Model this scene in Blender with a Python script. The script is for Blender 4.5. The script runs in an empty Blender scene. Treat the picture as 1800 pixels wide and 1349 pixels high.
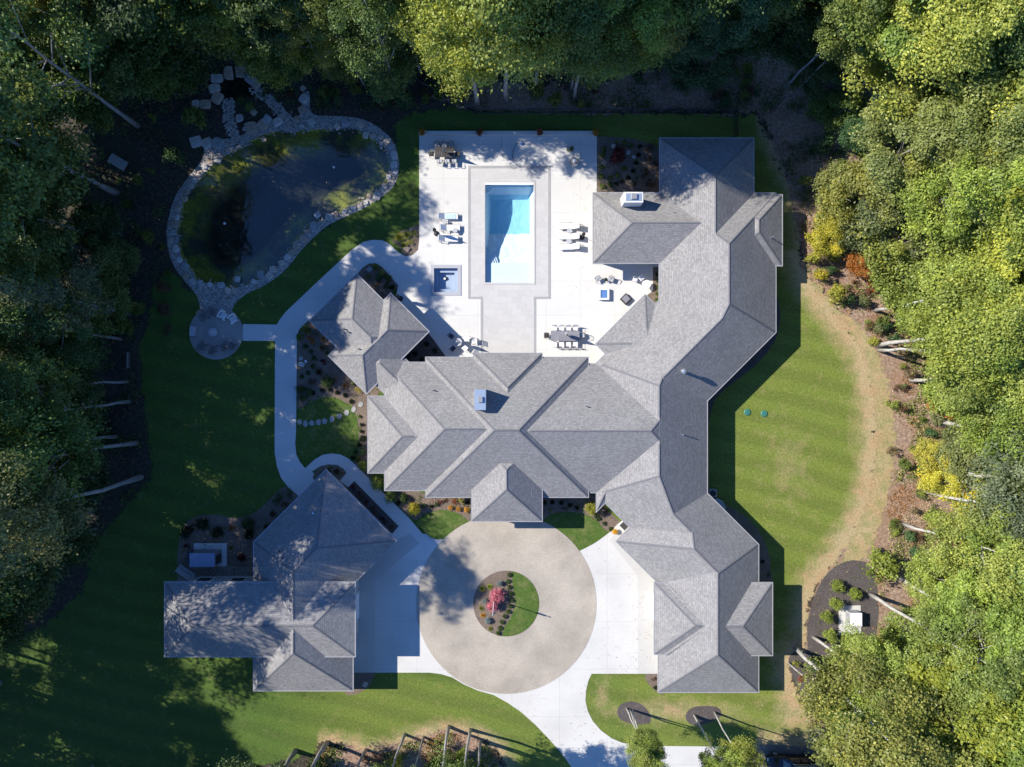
import bpy, math, random
import numpy as np
from mathutils import Vector, Matrix, noise as mnoise
from mathutils.geometry import delaunay_2d_cdt

# ------------------------------------------------------------------ camera, sky, sun
MPP = 0.055                 # metres on the ground per photo pixel (photo 1800 x 1349)
HCAM = 68.75
CX, CY = 900.0, 674.5
sc = bpy.context.scene
cam_d = bpy.data.cameras.new("camera"); cam = bpy.data.objects.new("camera", cam_d)
sc.collection.objects.link(cam); sc.camera = cam
cam_d.sensor_width = 36.0; cam_d.lens = 25.0
cam_d.clip_start = 0.5; cam_d.clip_end = 3000
cam.location = (0, 0, HCAM); cam.rotation_euler = (0, 0, 0)

EL = math.radians(40.0)
SX, SY = -0.952, 0.306      # horizontal direction towards the sun
w = bpy.data.worlds.new("World"); sc.world = w; w.use_nodes = True
wt = w.node_tree; bg = wt.nodes['Background']
sky = wt.nodes.new('ShaderNodeTexSky'); sky.sky_type = 'NISHITA'; sky.sun_disc = False
sky.sun_elevation = EL; sky.sun_rotation = math.atan2(SX, SY)
sky.air_density = 1.0; sky.dust_density = 0.0; sky.ozone_density = 6.0
tint = wt.nodes.new('ShaderNodeMix'); tint.data_type = 'RGBA'; tint.blend_type = 'MULTIPLY'; tint.inputs[0].default_value = 1.0
tint.inputs[7].default_value = (0.92, 1.28, 1.72, 1)      # deep clear autumn blue
wt.links.new(sky.outputs[0], tint.inputs[6]); wt.links.new(tint.outputs[2], bg.inputs[0]); bg.inputs[1].default_value = 0.082
sd = bpy.data.lights.new("sun", 'SUN'); sd.energy = 4.6; sd.angle = math.radians(0.53); sd.color = (1, 0.935, 0.83)
so = bpy.data.objects.new("sun", sd); sc.collection.objects.link(so)
so.rotation_euler = Vector((-SX*math.cos(EL), -SY*math.cos(EL), -math.sin(EL))).to_track_quat('-Z', 'Y').to_euler()
sc.view_settings.view_transform = 'Standard'; sc.view_settings.look = 'None'
sc.view_settings.exposure = 0.8; sc.view_settings.gamma = 1.0

COL = sc.collection
R = random.Random(7)
rad = math.radians

# ------------------------------------------------------------------ helpers
def P(px, py, z=0.0):
    """world position, at height z, of a spot measured in the photograph"""
    f = MPP*(1 - z/HCAM)
    return Vector(((px-CX)*f, -(py-CY)*f, z))
def pix(v):
    f = MPP*(1 - v[2]/HCAM)
    return (v[0]/f+CX, -v[1]/f+CY)

def link(o, parent=None):
    COL.objects.link(o)
    if parent is not None: o.parent = parent
    return o
def tag(o, label=None, cat=None, group=None, kind=None):
    if label: o['label'] = label
    if cat: o['category'] = cat
    if group: o['group'] = group
    if kind: o['kind'] = kind
    return o
def mesh(name, verts, faces, mat=None, smooth=False, uvs=None):
    me = bpy.data.meshes.new(name)
    me.from_pydata([tuple(v) for v in verts], [], [tuple(f) for f in faces])
    if uvs is not None:
        ul = me.uv_layers.new(name='UVMap')
        ul.data.foreach_set('uv', np.array(uvs, dtype=np.float32).ravel())
    if mat: me.materials.append(mat)
    if smooth: me.polygons.foreach_set('use_smooth', [True]*len(me.polygons))
    me.update()
    return me
def obj(name, me, parent=None, loc=None, rz=0.0):
    o = bpy.data.objects.new(name, me); link(o, parent)
    if loc is not None: o.location = loc
    if rz: o.rotation_euler = (0, 0, rz)
    return o
def empty(name, loc=(0, 0, 0), rz=0.0):
    o = bpy.data.objects.new(name, None); link(o); o.location = loc; o.rotation_euler = (0, 0, rz)
    o.empty_display_size = 0.3
    return o
def copy_tree(o, parent=None):
    c = o.copy(); COL.objects.link(c)
    if parent is not None: c.parent = parent
    for ch in o.children: copy_tree(ch, c)
    return c

class MB:
    """collects boxes, bars, tubes and discs into one mesh"""
    def __init__(s): s.v = []; s.f = []
    def add(s, vs, fs):
        n = len(s.v); s.v += [Vector(v) for v in vs]; s.f += [tuple(i+n for i in f) for f in fs]; return s
    def box(s, c, d, rz=0.0, m=None, bev=0.0):
        x, y, z = d[0]/2, d[1]/2, d[2]/2
        if bev > 0:
            b = min(bev, x*0.9, y*0.9, z*0.9)
            vs = []; 
            for zz, ins in ((-z, b), (-z+b, 0), (z-b, 0), (z, b)):
                X, Y = x-ins, y-ins; k = b*0.6
                vs += [(-X+k, -Y, zz), (X-k, -Y, zz), (X, -Y+k, zz), (X, Y-k, zz), (X-k, Y, zz), (-X+k, Y, zz), (-X, Y-k, zz), (-X, -Y+k, zz)]
            fs = [tuple(range(7, -1, -1)), tuple(range(24, 32))]
            for r in range(3):
                for i in range(8):
                    j = (i+1) % 8; fs.append((r*8+i, r*8+j, r*8+8+j, r*8+8+i))
        else:
            vs = [(-x,-y,-z),(x,-y,-z),(x,y,-z),(-x,y,-z),(-x,-y,z),(x,-y,z),(x,y,z),(-x,y,z)]
            fs = [(3,2,1,0),(4,5,6,7),(0,1,5,4),(1,2,6,5),(2,3,7,6),(3,0,4,7)]
        M = m if m is not None else Matrix.Rotation(rz, 3, 'Z')
        c = Vector(c)
        return s.add([M @ Vector(v) + c for v in vs], fs)
    def tube(s, pts, r, n=8, caps=True):
        pts = [Vector(p) for p in pts]; rs = r if isinstance(r, (list, tuple)) else [r]*len(pts)
        vs = []; fs = []
        ref = Vector((0.13, 0.27, 1)) 
        for i, p in enumerate(pts):
            t = (pts[min(i+1, len(pts)-1)] - pts[max(i-1, 0)])
            t = t.normalized() if t.length > 1e-9 else Vector((0, 0, 1))
            a = t.cross(ref)
            if a.length < 1e-3: a = t.cross(Vector((1, 0, 0)))
            a.normalize(); b = t.cross(a)
            for k in range(n):
                an = 2*math.pi*k/n
                vs.append(p + (a*math.cos(an)+b*math.sin(an))*rs[i])
        for i in range(len(pts)-1):
            for k in range(n):
                j = (k+1) % n; fs.append((i*n+k, i*n+j, (i+1)*n+j, (i+1)*n+k))
        if caps:
            fs.append(tuple(range(n-1, -1, -1))); m = (len(pts)-1)*n; fs.append(tuple(range(m, m+n)))
        return s.add(vs, fs)
    def lathe(s, c, prof, n=20):
        c = Vector(c); vs = []; fs = []
        for (r, z) in prof:
            for k in range(n):
                a = 2*math.pi*k/n; vs.append(c+Vector((r*math.cos(a), r*math.sin(a), z)))
        for i in range(len(prof)-1):
            for k in range(n):
                j = (k+1) % n; fs.append((i*n+k, i*n+j, (i+1)*n+j, (i+1)*n+k))
        fs.append(tuple(range(n-1, -1, -1))); m = (len(prof)-1)*n; fs.append(tuple(range(m, m+n)))
        return s.add(vs, fs)
    def mesh(s, name, mat, smooth=False): return mesh(name, s.v, s.f, mat, smooth)
    def build(s, name, mat, parent=None, smooth=False, loc=None, rz=0.0):
        return obj(name, s.mesh(name, mat, smooth), parent, loc, rz)

# ------------------------------------------------------------------ materials
def newmat(name):
    m = bpy.data.materials.new(name); m.use_nodes = True
    nt = m.node_tree; return m, nt, nt.nodes['Principled BSDF']
def N(nt, typ, **kw):
    n = nt.nodes.new(typ)
    for k, v in kw.items():
        if k in n.inputs.keys(): n.inputs[k].default_value = v
        else: setattr(n, k, v)
    return n
def L(nt, a, b): nt.links.new(a, b)
def ramp(nt, fac, stops):
    r = nt.nodes.new('ShaderNodeValToRGB'); e = r.color_ramp.elements
    while len(e) > 1: e.remove(e[0])
    for i, (p, c) in enumerate(stops):
        x = e[0] if i == 0 else e.new(p)
        x.position = p; x.color = (c[0], c[1], c[2], 1) if hasattr(c, '__len__') else (c, c, c, 1)
    L(nt, fac, r.inputs[0]); return r.outputs[0]
def mix(nt, fac, a, b, bt='MIX'):
    m = nt.nodes.new('ShaderNodeMix'); m.data_type = 'RGBA'; m.blend_type = bt
    for sck, v in ((m.inputs[0], fac), (m.inputs[6], a), (m.inputs[7], b)):
        if hasattr(v, 'is_output'): L(nt, v, sck)
        elif hasattr(v, '__len__'): sck.default_value = (v[0], v[1], v[2], 1)
        else: sck.default_value = v
    return m.outputs[2]
def math_(nt, op, a, b=None, clamp=False):
    m = nt.nodes.new('ShaderNodeMath'); m.operation = op; m.use_clamp = clamp
    for i, v in enumerate((a, b)):
        if v is None: continue
        if hasattr(v, 'is_output'): L(nt, v, m.inputs[i])
        else: m.inputs[i].default_value = v
    return m.outputs[0]
def noise_(nt, scale, detail=4, rough=0.6, vec=None):
    n = N(nt, 'ShaderNodeTexNoise', Scale=scale, Detail=detail, Roughness=rough)
    if vec is not None: L(nt, vec, n.inputs['Vector'])
    return n.outputs['Fac']
def objco(nt): return nt.nodes.new('ShaderNodeTexCoord').outputs['Object']
def bump(nt, b, h, strength=0.3, dist=0.05):
    n = N(nt, 'ShaderNodeBump', Strength=strength, Distance=dist); L(nt, h, n.inputs['Height']); L(nt, n.outputs[0], b.inputs['Normal'])

def plain(name, col, rough=0.6, metal=0.0, var=0.12, scale=6.0):
    m, nt, b = newmat(name); v = objco(nt)
    f = noise_(nt, scale, 5, 0.65, v)
    c = mix(nt, f, [x*(1-var) for x in col], [min(1, x*(1+var)) for x in col])
    L(nt, c, b.inputs['Base Color']); b.inputs['Roughness'].default_value = rough; b.inputs['Metallic'].default_value = metal
    return m

def concrete(name, col, joint, jdark=0.75, speck=0.06, rot=0.0, stain=0.08, jw=0.012):
    m, nt, b = newmat(name); v = objco(nt)
    mp = N(nt, 'ShaderNodeMapping'); mp.inputs['Rotation'].default_value = (0, 0, rot); L(nt, v, mp.inputs[0])
    br = N(nt, 'ShaderNodeTexBrick', offset=0.0, squash=1.0)
    for k, x in (('Scale', 1.0), ('Mortar Size', jw), ('Mortar Smooth', 0.1), ('Bias', 0.0), ('Brick Width', joint), ('Row Height', joint)): br.inputs[k].default_value = x
    br.inputs['Color1'].default_value = (1, 1, 1, 1); br.inputs['Color2'].default_value = (0.975, 0.975, 0.97, 1); br.inputs['Mortar'].default_value = (jdark, jdark, jdark, 1)
    L(nt, mp.outputs[0], br.inputs['Vector'])
    big = ramp(nt, noise_(nt, 0.25, 5, 0.6, v), [(0.3, 1-stain), (0.6, 1.0)])
    fine = ramp(nt, noise_(nt, 14.0, 3, 0.7, v), [(0.3, 1-speck), (0.65, 1.0)])
    c = mix(nt, 1.0, mix(nt, 1.0, br.outputs[0], big, 'MULTIPLY'), fine, 'MULTIPLY')
    c = mix(nt, 1.0, c, col, 'MULTIPLY')
    L(nt, c, b.inputs['Base Color']); b.inputs['Roughness'].default_value = 0.85
    return m

def pavers(name, c1, c2, bw, bh, mort=0.75, rot=0.0, off=0.5):
    m, nt, b = newmat(name); v = objco(nt)
    br = N(nt, 'ShaderNodeTexBrick', offset=off)
    for k, x in (('Scale', 1.0), ('Mortar Size', 0.012), ('Mortar Smooth', 0.1), ('Bias', 0.0), ('Brick Width', bw), ('Row Height', bh)): br.inputs[k].default_value = x
    br.inputs['Color1'].default_value = (*c1, 1); br.inputs['Color2'].default_value = (*c2, 1); br.inputs['Mortar'].default_value = (*[x*mort for x in c1], 1)
    L(nt, v, br.inputs['Vector'])
    c = mix(nt, 1.0, br.outputs[0], ramp(nt, noise_(nt, 3.0, 5, 0.7, v), [(0.3, 0.93), (0.65, 1.0)]), 'MULTIPLY')
    L(nt, c, b.inputs['Base Color']); b.inputs['Roughness'].default_value = 0.8
    return m

def shingles():
    m, nt, b = newmat('roof_shingles')
    uv = nt.nodes.new('ShaderNodeUVMap').outputs[0]
    sx = nt.nodes.new('ShaderNodeSeparateXYZ'); L(nt, uv, sx.inputs[0])
    br = N(nt, 'ShaderNodeTexBrick', offset=0.37, offset_frequency=2)
    for k, x in (('Scale', 1.0), ('Mortar Size', 0.004), ('Mortar Smooth', 0.3), ('Bias', 0.0), ('Brick Width', 0.26), ('Row Height', 0.18)): br.inputs[k].default_value = x
    br.inputs['Color1'].default_value = (0.205, 0.201, 0.199, 1); br.inputs['Color2'].default_value = (0.265, 0.259, 0.255, 1); br.inputs['Mortar'].default_value = (0.17, 0.166, 0.163, 1)
    L(nt, uv, br.inputs['Vector'])
    fr_ = math_(nt, 'FRACT', math_(nt, 'DIVIDE', sx.outputs['Y'], 0.18))
    course = ramp(nt, fr_, [(0.0, 0.72), (0.22, 1.0), (1.0, 1.0)])  # dark lower edge: butt shadow of each course put into the colour
    mp = N(nt, 'ShaderNodeMapping'); mp.inputs['Scale'].default_value = (5.0, 8.0, 1); L(nt, uv, mp.inputs[0])
    fl = ramp(nt, noise_(nt, 1.0, 3, 0.6, mp.outputs[0]), [(0.34, 0.86), (0.54, 1.0), (0.68, 1.3)])
    big = ramp(nt, noise_(nt, 0.35, 4, 0.55, uv), [(0.3, 0.92), (0.7, 1.06)])
    c = mix(nt, 1.0, mix(nt, 1.0, mix(nt, 1.0, br.outputs[0], course, 'MULTIPLY'), fl, 'MULTIPLY'), big, 'MULTIPLY')
    L(nt, c, b.inputs['Base Color']); b.inputs['Roughness'].default_value = 0.9
    bump(nt, b, fr_, 0.5, -0.02)
    return m

def ground_mat():
    m, nt, b = newmat('forest_floor'); v = objco(nt)
    a = noise_(nt, 0.22, 6, 0.65, v); f = noise_(nt, 3.2, 6, 0.75, v); g = noise_(nt, 11.0, 3, 0.7, v)
    c = ramp(nt, f, [(0.30, (0.012, 0.010, 0.008)), (0.47, (0.035, 0.027, 0.020)), (0.6, (0.085, 0.062, 0.045)), (0.76, (0.20, 0.15, 0.11))])
    c = mix(nt, ramp(nt, a, [(0.42, 0.0), (0.62, 0.5)]), c, (0.022, 0.032, 0.012))
    c = mix(nt, ramp(nt, g, [(0.64, 0.0), (0.72, 0.6)]), c, (0.26, 0.19, 0.13))
    L(nt, c, b.inputs['Base Color']); b.inputs['Roughness'].default_value = 0.95
    bump(nt, b, f, 0.7, 0.12)
    return m

def lawn_mat(name, stripes=False):
    m, nt, b = newmat(name); v = objco(nt)
    n1 = noise_(nt, 0.30, 5, 0.6, v); n2 = noise_(nt, 5.0, 5, 0.75, v); n3 = noise_(nt, 1.3, 4, 0.6, v)
    c = ramp(nt, n2, [(0.25, (0.018, 0.038, 0.004)), (0.5, (0.048, 0.094, 0.008)), (0.75, (0.10, 0.155, 0.018))])  # lush dark grass of the left lawn, shade partly put into its colour
    c = mix(nt, ramp(nt, n3, [(0.35, 0.0), (0.65, 0.45)]), c, (0.068, 0.118, 0.013))
    sn = N(nt, 'ShaderNodeAttribute', attribute_name='sunny')  # drier, yellower right and bottom grass, with sunlight partly put into its colour
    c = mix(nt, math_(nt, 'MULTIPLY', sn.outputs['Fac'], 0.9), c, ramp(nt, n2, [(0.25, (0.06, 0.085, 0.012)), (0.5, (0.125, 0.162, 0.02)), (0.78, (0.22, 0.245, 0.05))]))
    if stripes:
        mp = N(nt, 'ShaderNodeMapping'); mp.inputs['Rotation'].default_value = (0, 0, rad(13)); L(nt, v, mp.inputs[0])
        wv = N(nt, 'ShaderNodeTexWave', wave_type='BANDS', bands_direction='Y'); wv.inputs['Scale'].default_value = 0.14; wv.inputs['Distortion'].default_value = 2.4; wv.inputs['Detail'].default_value = 2.0; wv.inputs['Detail Scale'].default_value = 0.6
        L(nt, mp.outputs[0], wv.inputs[0])
        c = mix(nt, 1.0, c, ramp(nt, wv.outputs['Fac'], [(0.25, 0.90), (0.75, 1.07)]), 'MULTIPLY')
    at = N(nt, 'ShaderNodeAttribute', attribute_name='dry'); ed = N(nt, 'ShaderNodeAttribute', attribute_name='edge')
    d = math_(nt, 'ADD', at.outputs['Fac'], math_(nt, 'MULTIPLY', math_(nt, 'SUBTRACT', noise_(nt, 0.9, 6, 0.7, v), 0.5), 1.7))
    dry = ramp(nt, n2, [(0.25, (0.21, 0.16, 0.08)), (0.55, (0.38, 0.30, 0.17)), (0.8, (0.52, 0.43, 0.27))])
    dry = mix(nt, ramp(nt, noise_(nt, 0.45, 5, 0.65, v), [(0.42, 0.0), (0.62, 0.6)]), dry, mix(nt, 1.0, dry, (1.05, 0.82, 0.78), 'MULTIPLY'))
    c = mix(nt, ramp(nt, d, [(0.0, 0.0), (0.45, 0.35), (0.9, 0.95)]), c, dry)
    L(nt, c, b.inputs['Base Color']); b.inputs['Roughness'].default_value = 0.9
    bump(nt, b, n2, 0.5, 0.06)
    e = math_(nt, 'ADD', ed.outputs['Fac'], math_(nt, 'MULTIPLY', math_(nt, 'SUBTRACT', noise_(nt, 1.1, 6, 0.75, v), 0.5), 3.2))
    al = ramp(nt, e, [(0.0, 0.0), (0.12, 1.0)])
    L(nt, al, b.inputs['Alpha'])
    return m

def mulch_mat(name, dark, lite, scale=7.0):
    m, nt, b = newmat(name); v = objco(nt)
    f = noise_(nt, scale, 6, 0.8, v); g = noise_(nt, 0.8, 4, 0.6, v)
    c = ramp(nt, f, [(0.3, dark), (0.52, [(a+b_)/2 for a, b_ in zip(dark, lite)]), (0.72, lite)])
    c = mix(nt, 1.0, c, ramp(nt, g, [(0.3, 0.8), (0.7, 1.12)]), 'MULTIPLY')
    vo = N(nt, 'ShaderNodeTexVoronoi', Scale=5.0); L(nt, v, vo.inputs['Vector'])
    c = mix(nt, ramp(nt, vo.outputs['Distance'], [(0.06, 0.6), (0.11, 0.0)]), c, [min(1, x*1.8+0.05) for x in lite])
    L(nt, c, b.inputs['Base Color']); b.inputs['Roughness'].default_value = 0.95
    bump(nt, b, f, 0.6, 0.06)
    return m

def gravel_mat(name, dark, lite, scale=9.0):
    m, nt, b = newmat(name); v = objco(nt)
    vo = N(nt, 'ShaderNodeTexVoronoi', Scale=scale); L(nt, v, vo.inputs['Vector'])
    sx = nt.nodes.new('ShaderNodeSeparateColor'); L(nt, vo.outputs['Color'], sx.inputs[0])
    c = ramp(nt, sx.outputs[0], [(0.0, dark), (0.6, [(a+b_)/2 for a, b_ in zip(dark, lite)]), (1.0, lite)])
    c = mix(nt, 1.0, c, ramp(nt, vo.outputs['Distance'], [(0.25, 1.0), (0.7, 0.55)]), 'MULTIPLY')
    L(nt, c, b.inputs['Base Color']); b.inputs['Roughness'].default_value = 0.9
    bump(nt, b, vo.outputs['Distance'], 0.6, -0.04)
    return m

def leaf_mat():
    m, nt, b = newmat('foliage')
    oi = nt.nodes.new('ShaderNodeObjectInfo'); at = N(nt, 'ShaderNodeAttribute', attribute_name='leafvar')
    c = mix(nt, 1.0, oi.outputs['Color'], ramp(nt, at.outputs['Fac'], [(0.0, (0.42, 0.5, 0.5)), (0.5, (1.0, 1.0, 1.0)), (1.0, (1.75, 1.6, 1.3))]), 'MULTIPLY')
    tr = nt.nodes.new('ShaderNodeBsdfTranslucent'); L(nt, mix(nt, 1.0, c, (1.15, 1.1, 0.6), 'MULTIPLY'), tr.inputs[0])
    df = nt.nodes.new('ShaderNodeBsdfDiffuse'); L(nt, c, df.inputs[0])
    gl = nt.nodes.new('ShaderNodeBsdfGlossy'); gl.inputs['Roughness'].default_value = 0.45; gl.inputs[0].default_value = (1, 1, 1, 1)
    ms = nt.nodes.new('ShaderNodeMixShader'); ms.inputs[0].default_value = 0.38; L(nt, df.outputs[0], ms.inputs[1]); L(nt, tr.outputs[0], ms.inputs[2])
    m2 = nt.nodes.new('ShaderNodeMixShader'); m2.inputs[0].default_value = 0.015; L(nt, ms.outputs[0], m2.inputs[1]); L(nt, gl.outputs[0], m2.inputs[2])
    L(nt, m2.outputs[0], nt.nodes['Material Output'].inputs[0])
    return m
def bark_mat():
    m, nt, b = newmat('bark'); v = objco(nt)
    oi = nt.nodes.new('ShaderNodeObjectInfo')
    mp = N(nt, 'ShaderNodeMapping'); mp.inputs['Scale'].default_value = (6, 6, 1.1); L(nt, v, mp.inputs[0])
    c = mix(nt, 1.0, oi.outputs['Color'], ramp(nt, noise_(nt, 1.0, 6, 0.75, mp.outputs[0]), [(0.3, 0.5), (0.5, 1.0), (0.7, 1.25)]), 'MULTIPLY')
    c = mix(nt, ramp(nt, noise_(nt, 2.3, 4, 0.7, v), [(0.58, 0.0), (0.66, 0.75)]), c, (0.07, 0.06, 0.05))
    L(nt, c, b.inputs['Base Color']); b.inputs['Roughness'].default_value = 0.95
    return m
def stone_mat():
    m, nt, b = newmat('boulder_stone'); v = objco(nt)
    oi = nt.nodes.new('ShaderNodeObjectInfo')
    c = mix(nt, 1.0, oi.outputs['Color'], ramp(nt, noise_(nt, 2.5, 6, 0.7, v), [(0.3, 0.6), (0.5, 1.0), (0.7, 1.2)]), 'MULTIPLY')
    L(nt, c, b.inputs['Base Color']); b.inputs['Roughness'].default_value = 0.85
    bump(nt, b, noise_(nt, 5.0, 5, 0.7, v), 0.4, 0.08)
    return m
def water_mat(name, tint, rings=(), gloss=0.03, rscale=2.2):
    m, nt, b = newmat(name); v = objco(nt); nt.nodes.remove(b)
    h = noise_(nt, 1.5, 3, 0.5, v)
    for (x, y, fall, amp) in rings:
        dn = N(nt, 'ShaderNodeVectorMath', operation='DISTANCE'); L(nt, v, dn.inputs[0]); dn.inputs[1].default_value = (x, y, -0.14)
        d = dn.outputs['Value']
        s_ = math_(nt, 'SINE', math_(nt, 'MULTIPLY', d, 11.0))
        at = math_(nt, 'POWER', 2.718, math_(nt, 'MULTIPLY', d, -fall))
        h = math_(nt, 'ADD', h, math_(nt, 'MULTIPLY', math_(nt, 'MULTIPLY', s_, at), amp))
    bn = N(nt, 'ShaderNodeBump', Strength=0.28, Distance=0.06); L(nt, h, bn.inputs['Height'])
    tr = nt.nodes.new('ShaderNodeBsdfTransparent'); tr.inputs[0].default_value = (*tint, 1)
    gl = nt.nodes.new('ShaderNodeBsdfGlossy'); gl.inputs['Roughness'].default_value = 0.03; L(nt, bn.outputs[0], gl.inputs['Normal'])
    fr = N(nt, 'ShaderNodeLayerWeight', Blend=0.5); L(nt, bn.outputs[0], fr.inputs['Normal'])
    f = math_(nt, 'ADD', math_(nt, 'MULTIPLY', math_(nt, 'POWER', fr.outputs['Facing'], 5.0), 0.7), gloss+0.02)
    ms = nt.nodes.new('ShaderNodeMixShader'); L(nt, f, ms.inputs[0]); L(nt, tr.outputs[0], ms.inputs[1]); L(nt, gl.outputs[0], ms.inputs[2])
    L(nt, ms.outputs[0], nt.nodes['Material Output'].inputs[0])
    return m

M = dict(
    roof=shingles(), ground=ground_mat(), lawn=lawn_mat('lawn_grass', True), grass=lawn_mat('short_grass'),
    patio=concrete('white_patio_concrete', (0.60, 0.59, 0.56), 3.3, 0.70),
    path=concrete('path_concrete', (0.60, 0.59, 0.57), 4.2, 0.8, rot=0.0),
    drive=concrete('driveway_concrete', (0.55, 0.54, 0.515), 4.6, 0.68, stain=0.13),
    apron=concrete('garage_apron_concrete', (0.48, 0.472, 0.45), 9.0, 0.9),
    court=concrete('exposed_aggregate', (0.455, 0.405, 0.335), 400.0, 1.0, speck=0.34, stain=0.30),
    pave=pavers('pale_deck_pavers', (0.50, 0.49, 0.475), (0.455, 0.445, 0.43), 0.9, 0.6, 0.9),
    band=pavers('grey_paver_band', (0.33, 0.33, 0.33), (0.30, 0.30, 0.30), 0.6, 0.3, 0.85),
    coping=pavers('pool_coping', (0.49, 0.48, 0.465), (0.45, 0.44, 0.425), 0.75, 0.75, 0.8, off=0.0),
    mulch=mulch_mat('brown_mulch', (0.075, 0.055, 0.042), (0.26, 0.20, 0.155)),
    darkmulch=mulch_mat('dark_mulch', (0.035, 0.030, 0.030), (0.14, 0.118, 0.112)),
    gravel=gravel_mat('pond_gravel', (0.25, 0.232, 0.208), (0.64, 0.60, 0.545)),
    dirt=gravel_mat('pebble_strip', (0.16, 0.13, 0.10), (0.40, 0.34, 0.28)),
    firepit=concrete('fire_pit_concrete', (0.36, 0.34, 0.32), 300.0, 1.0, speck=0.2, stain=0.15),
    asphalt=concrete('parking_asphalt', (0.17, 0.16, 0.15), 300.0, 1.0, speck=0.25, stain=0.2),
    white=plain('white_trim', (0.78, 0.78, 0.77), 0.5, var=0.03), gutter=plain('pale_gutter_metal', (0.30, 0.30, 0.31), 0.4, var=0.04),
    wall=plain('stucco_wall', (0.44, 0.43, 0.41), 0.9), glass=plain('dark_glass', (0.02, 0.025, 0.03), 0.08, var=0.0),
    plaster=plain('pool_plaster', (0.50, 0.635, 0.70), 0.6, var=0.05, scale=0.8),
    spa=plain('spa_plaster', (0.30, 0.37, 0.48), 0.5, var=0.1, scale=1.2),
    black=plain('black_metal', (0.018, 0.018, 0.02), 0.45, var=0.1), dark=plain('dark_wicker', (0.035, 0.033, 0.033), 0.7, var=0.3, scale=30),
    grey=plain('grey_metal', (0.30, 0.30, 0.31), 0.45, 0.3, var=0.08), steel=plain('bright_metal', (0.62, 0.64, 0.66), 0.3, 0.8, var=0.05),
    slate=plain('grey_table_top', (0.21, 0.21, 0.235), 0.5, var=0.12, scale=3), cloth=plain('white_fabric', (0.78, 0.78, 0.78), 0.9, var=0.04),
    greycloth=plain('grey_fabric', (0.40, 0.41, 0.43), 0.9, var=0.06), navy=plain('navy_fabric', (0.05, 0.055, 0.09), 0.9, var=0.15),
    blue=plain('glossy_blue', (0.10, 0.20, 0.42), 0.15, var=0.25, scale=14), towel=plain('blue_towel', (0.45, 0.58, 0.70), 0.95, var=0.3, scale=4),
    beige=plain('weathered_wood', (0.33, 0.30, 0.26), 0.8, var=0.2, scale=4), slab=plain('stone_slab', (0.30, 0.30, 0.29), 0.85, var=0.15, scale=3),
    greenp=plain('green_plastic_lid', (0.035, 0.15, 0.12), 0.5, var=0.15), brick=plain('chimney_stone', (0.66, 0.66, 0.65), 0.8, var=0.08, scale=4),
    cap=plain('chimney_metal', (0.42, 0.50, 0.58), 0.35, 0.55, var=0.06), pot=plain('terracotta', (0.22, 0.12, 0.08), 0.8, var=0.15),
    car=plain('black_car_paint', (0.008, 0.008, 0.012), 0.12, var=0.0), tyre=plain('tyre_rubber', (0.015, 0.015, 0.015), 0.9),
    tan=plain('tan_roof_rack', (0.20, 0.17, 0.10), 0.6, var=0.2, scale=5), flagred=plain('flag_red', (0.5, 0.03, 0.04), 0.8, var=0.1), flagblue=plain('flag_blue', (0.03, 0.05, 0.22), 0.8, var=0.1),
    leaf=leaf_mat(), bark=bark_mat(), stone=stone_mat(),
)

# ------------------------------------------------------------------ polygons and sheets
def smooth_poly(pts, n=5, closed=True):
    out = []; m = len(pts)
    rng = range(m) if closed else range(m-1)
    for i in rng:
        if closed: p0, p1, p2, p3 = pts[i-1], pts[i], pts[(i+1) % m], pts[(i+2) % m]
        else: p0, p1, p2, p3 = pts[max(i-1, 0)], pts[i], pts[i+1], pts[min(i+2, m-1)]
        for k in range(n):
            t = k/n
            out.append(tuple(0.5*((2*p1[a]) + (-p0[a]+p2[a])*t + (2*p0[a]-5*p1[a]+4*p2[a]-p3[a])*t*t + (-p0[a]+3*p1[a]-3*p2[a]+p3[a])*t**3) for a in (0, 1)))
    if not closed: out.append(tuple(pts[-1]))
    return out
def sheet(name, pts, z, mat, holes=(), thick=0.0, label=None, cat=None, kind='structure', parent=None):
    loops = [[P(x, y, 0) for x, y in pts]] + [[P(x, y, 0) for x, y in h] for h in holes]
    flat = [v for l in loops for v in l]
    edges = []; off = 0
    for l in loops:
        edges += [(off+i, off+(i+1) % len(l)) for i in range(len(l))]; off += len(l)
    res = delaunay_2d_cdt([v.xy for v in flat], edges, [], 0, 1e-5)
    cents = np.array([[sum(res[0][i][a] for i in t)/3 for a in (0, 1)] for t in res[2]])
    inside = np.array([sdist(cents[:, 0], cents[:, 1], [(v.x, v.y) for v in l]) > 0 for l in loops])
    keep = inside[0] & ~inside[1:].any(0) if len(loops) > 1 else inside[0]
    tri = [tuple(t) for t, k in zip(res[2], keep) if k]
    if len(res[0]) != len(flat): thick = 0.0
    flat = [Vector((v.x, v.y, 0)) for v in res[0]]
    vs = [(v.x, v.y, z) for v in flat]; fs = []
    for t in tri:
        a, b_, c = (flat[i] for i in t)
        fs.append(t if (b_-a).cross(c-a).z > 0 else t[::-1])
    if thick > 0:
        off = 0; n0 = len(vs)
        vs += [(v.x, v.y, z-thick) for v in flat]
        for l in loops:
            k = len(l)
            for i in range(k):
                j = (i+1) % k; fs.append((off+i, off+j, n0+off+j, n0+off+i))
            off += k
    o = obj(name, mesh(name, vs, fs, mat), parent)
    if parent is None: tag(o, label, cat, None, kind)
    return o
def circle(cx, cy, r, n=72, a0=0, a1=360):
    return [(cx+r*math.cos(rad(a0+(a1-a0)*i/n)), cy+r*math.sin(rad(a0+(a1-a0)*i/n))) for i in range(n)]
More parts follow.
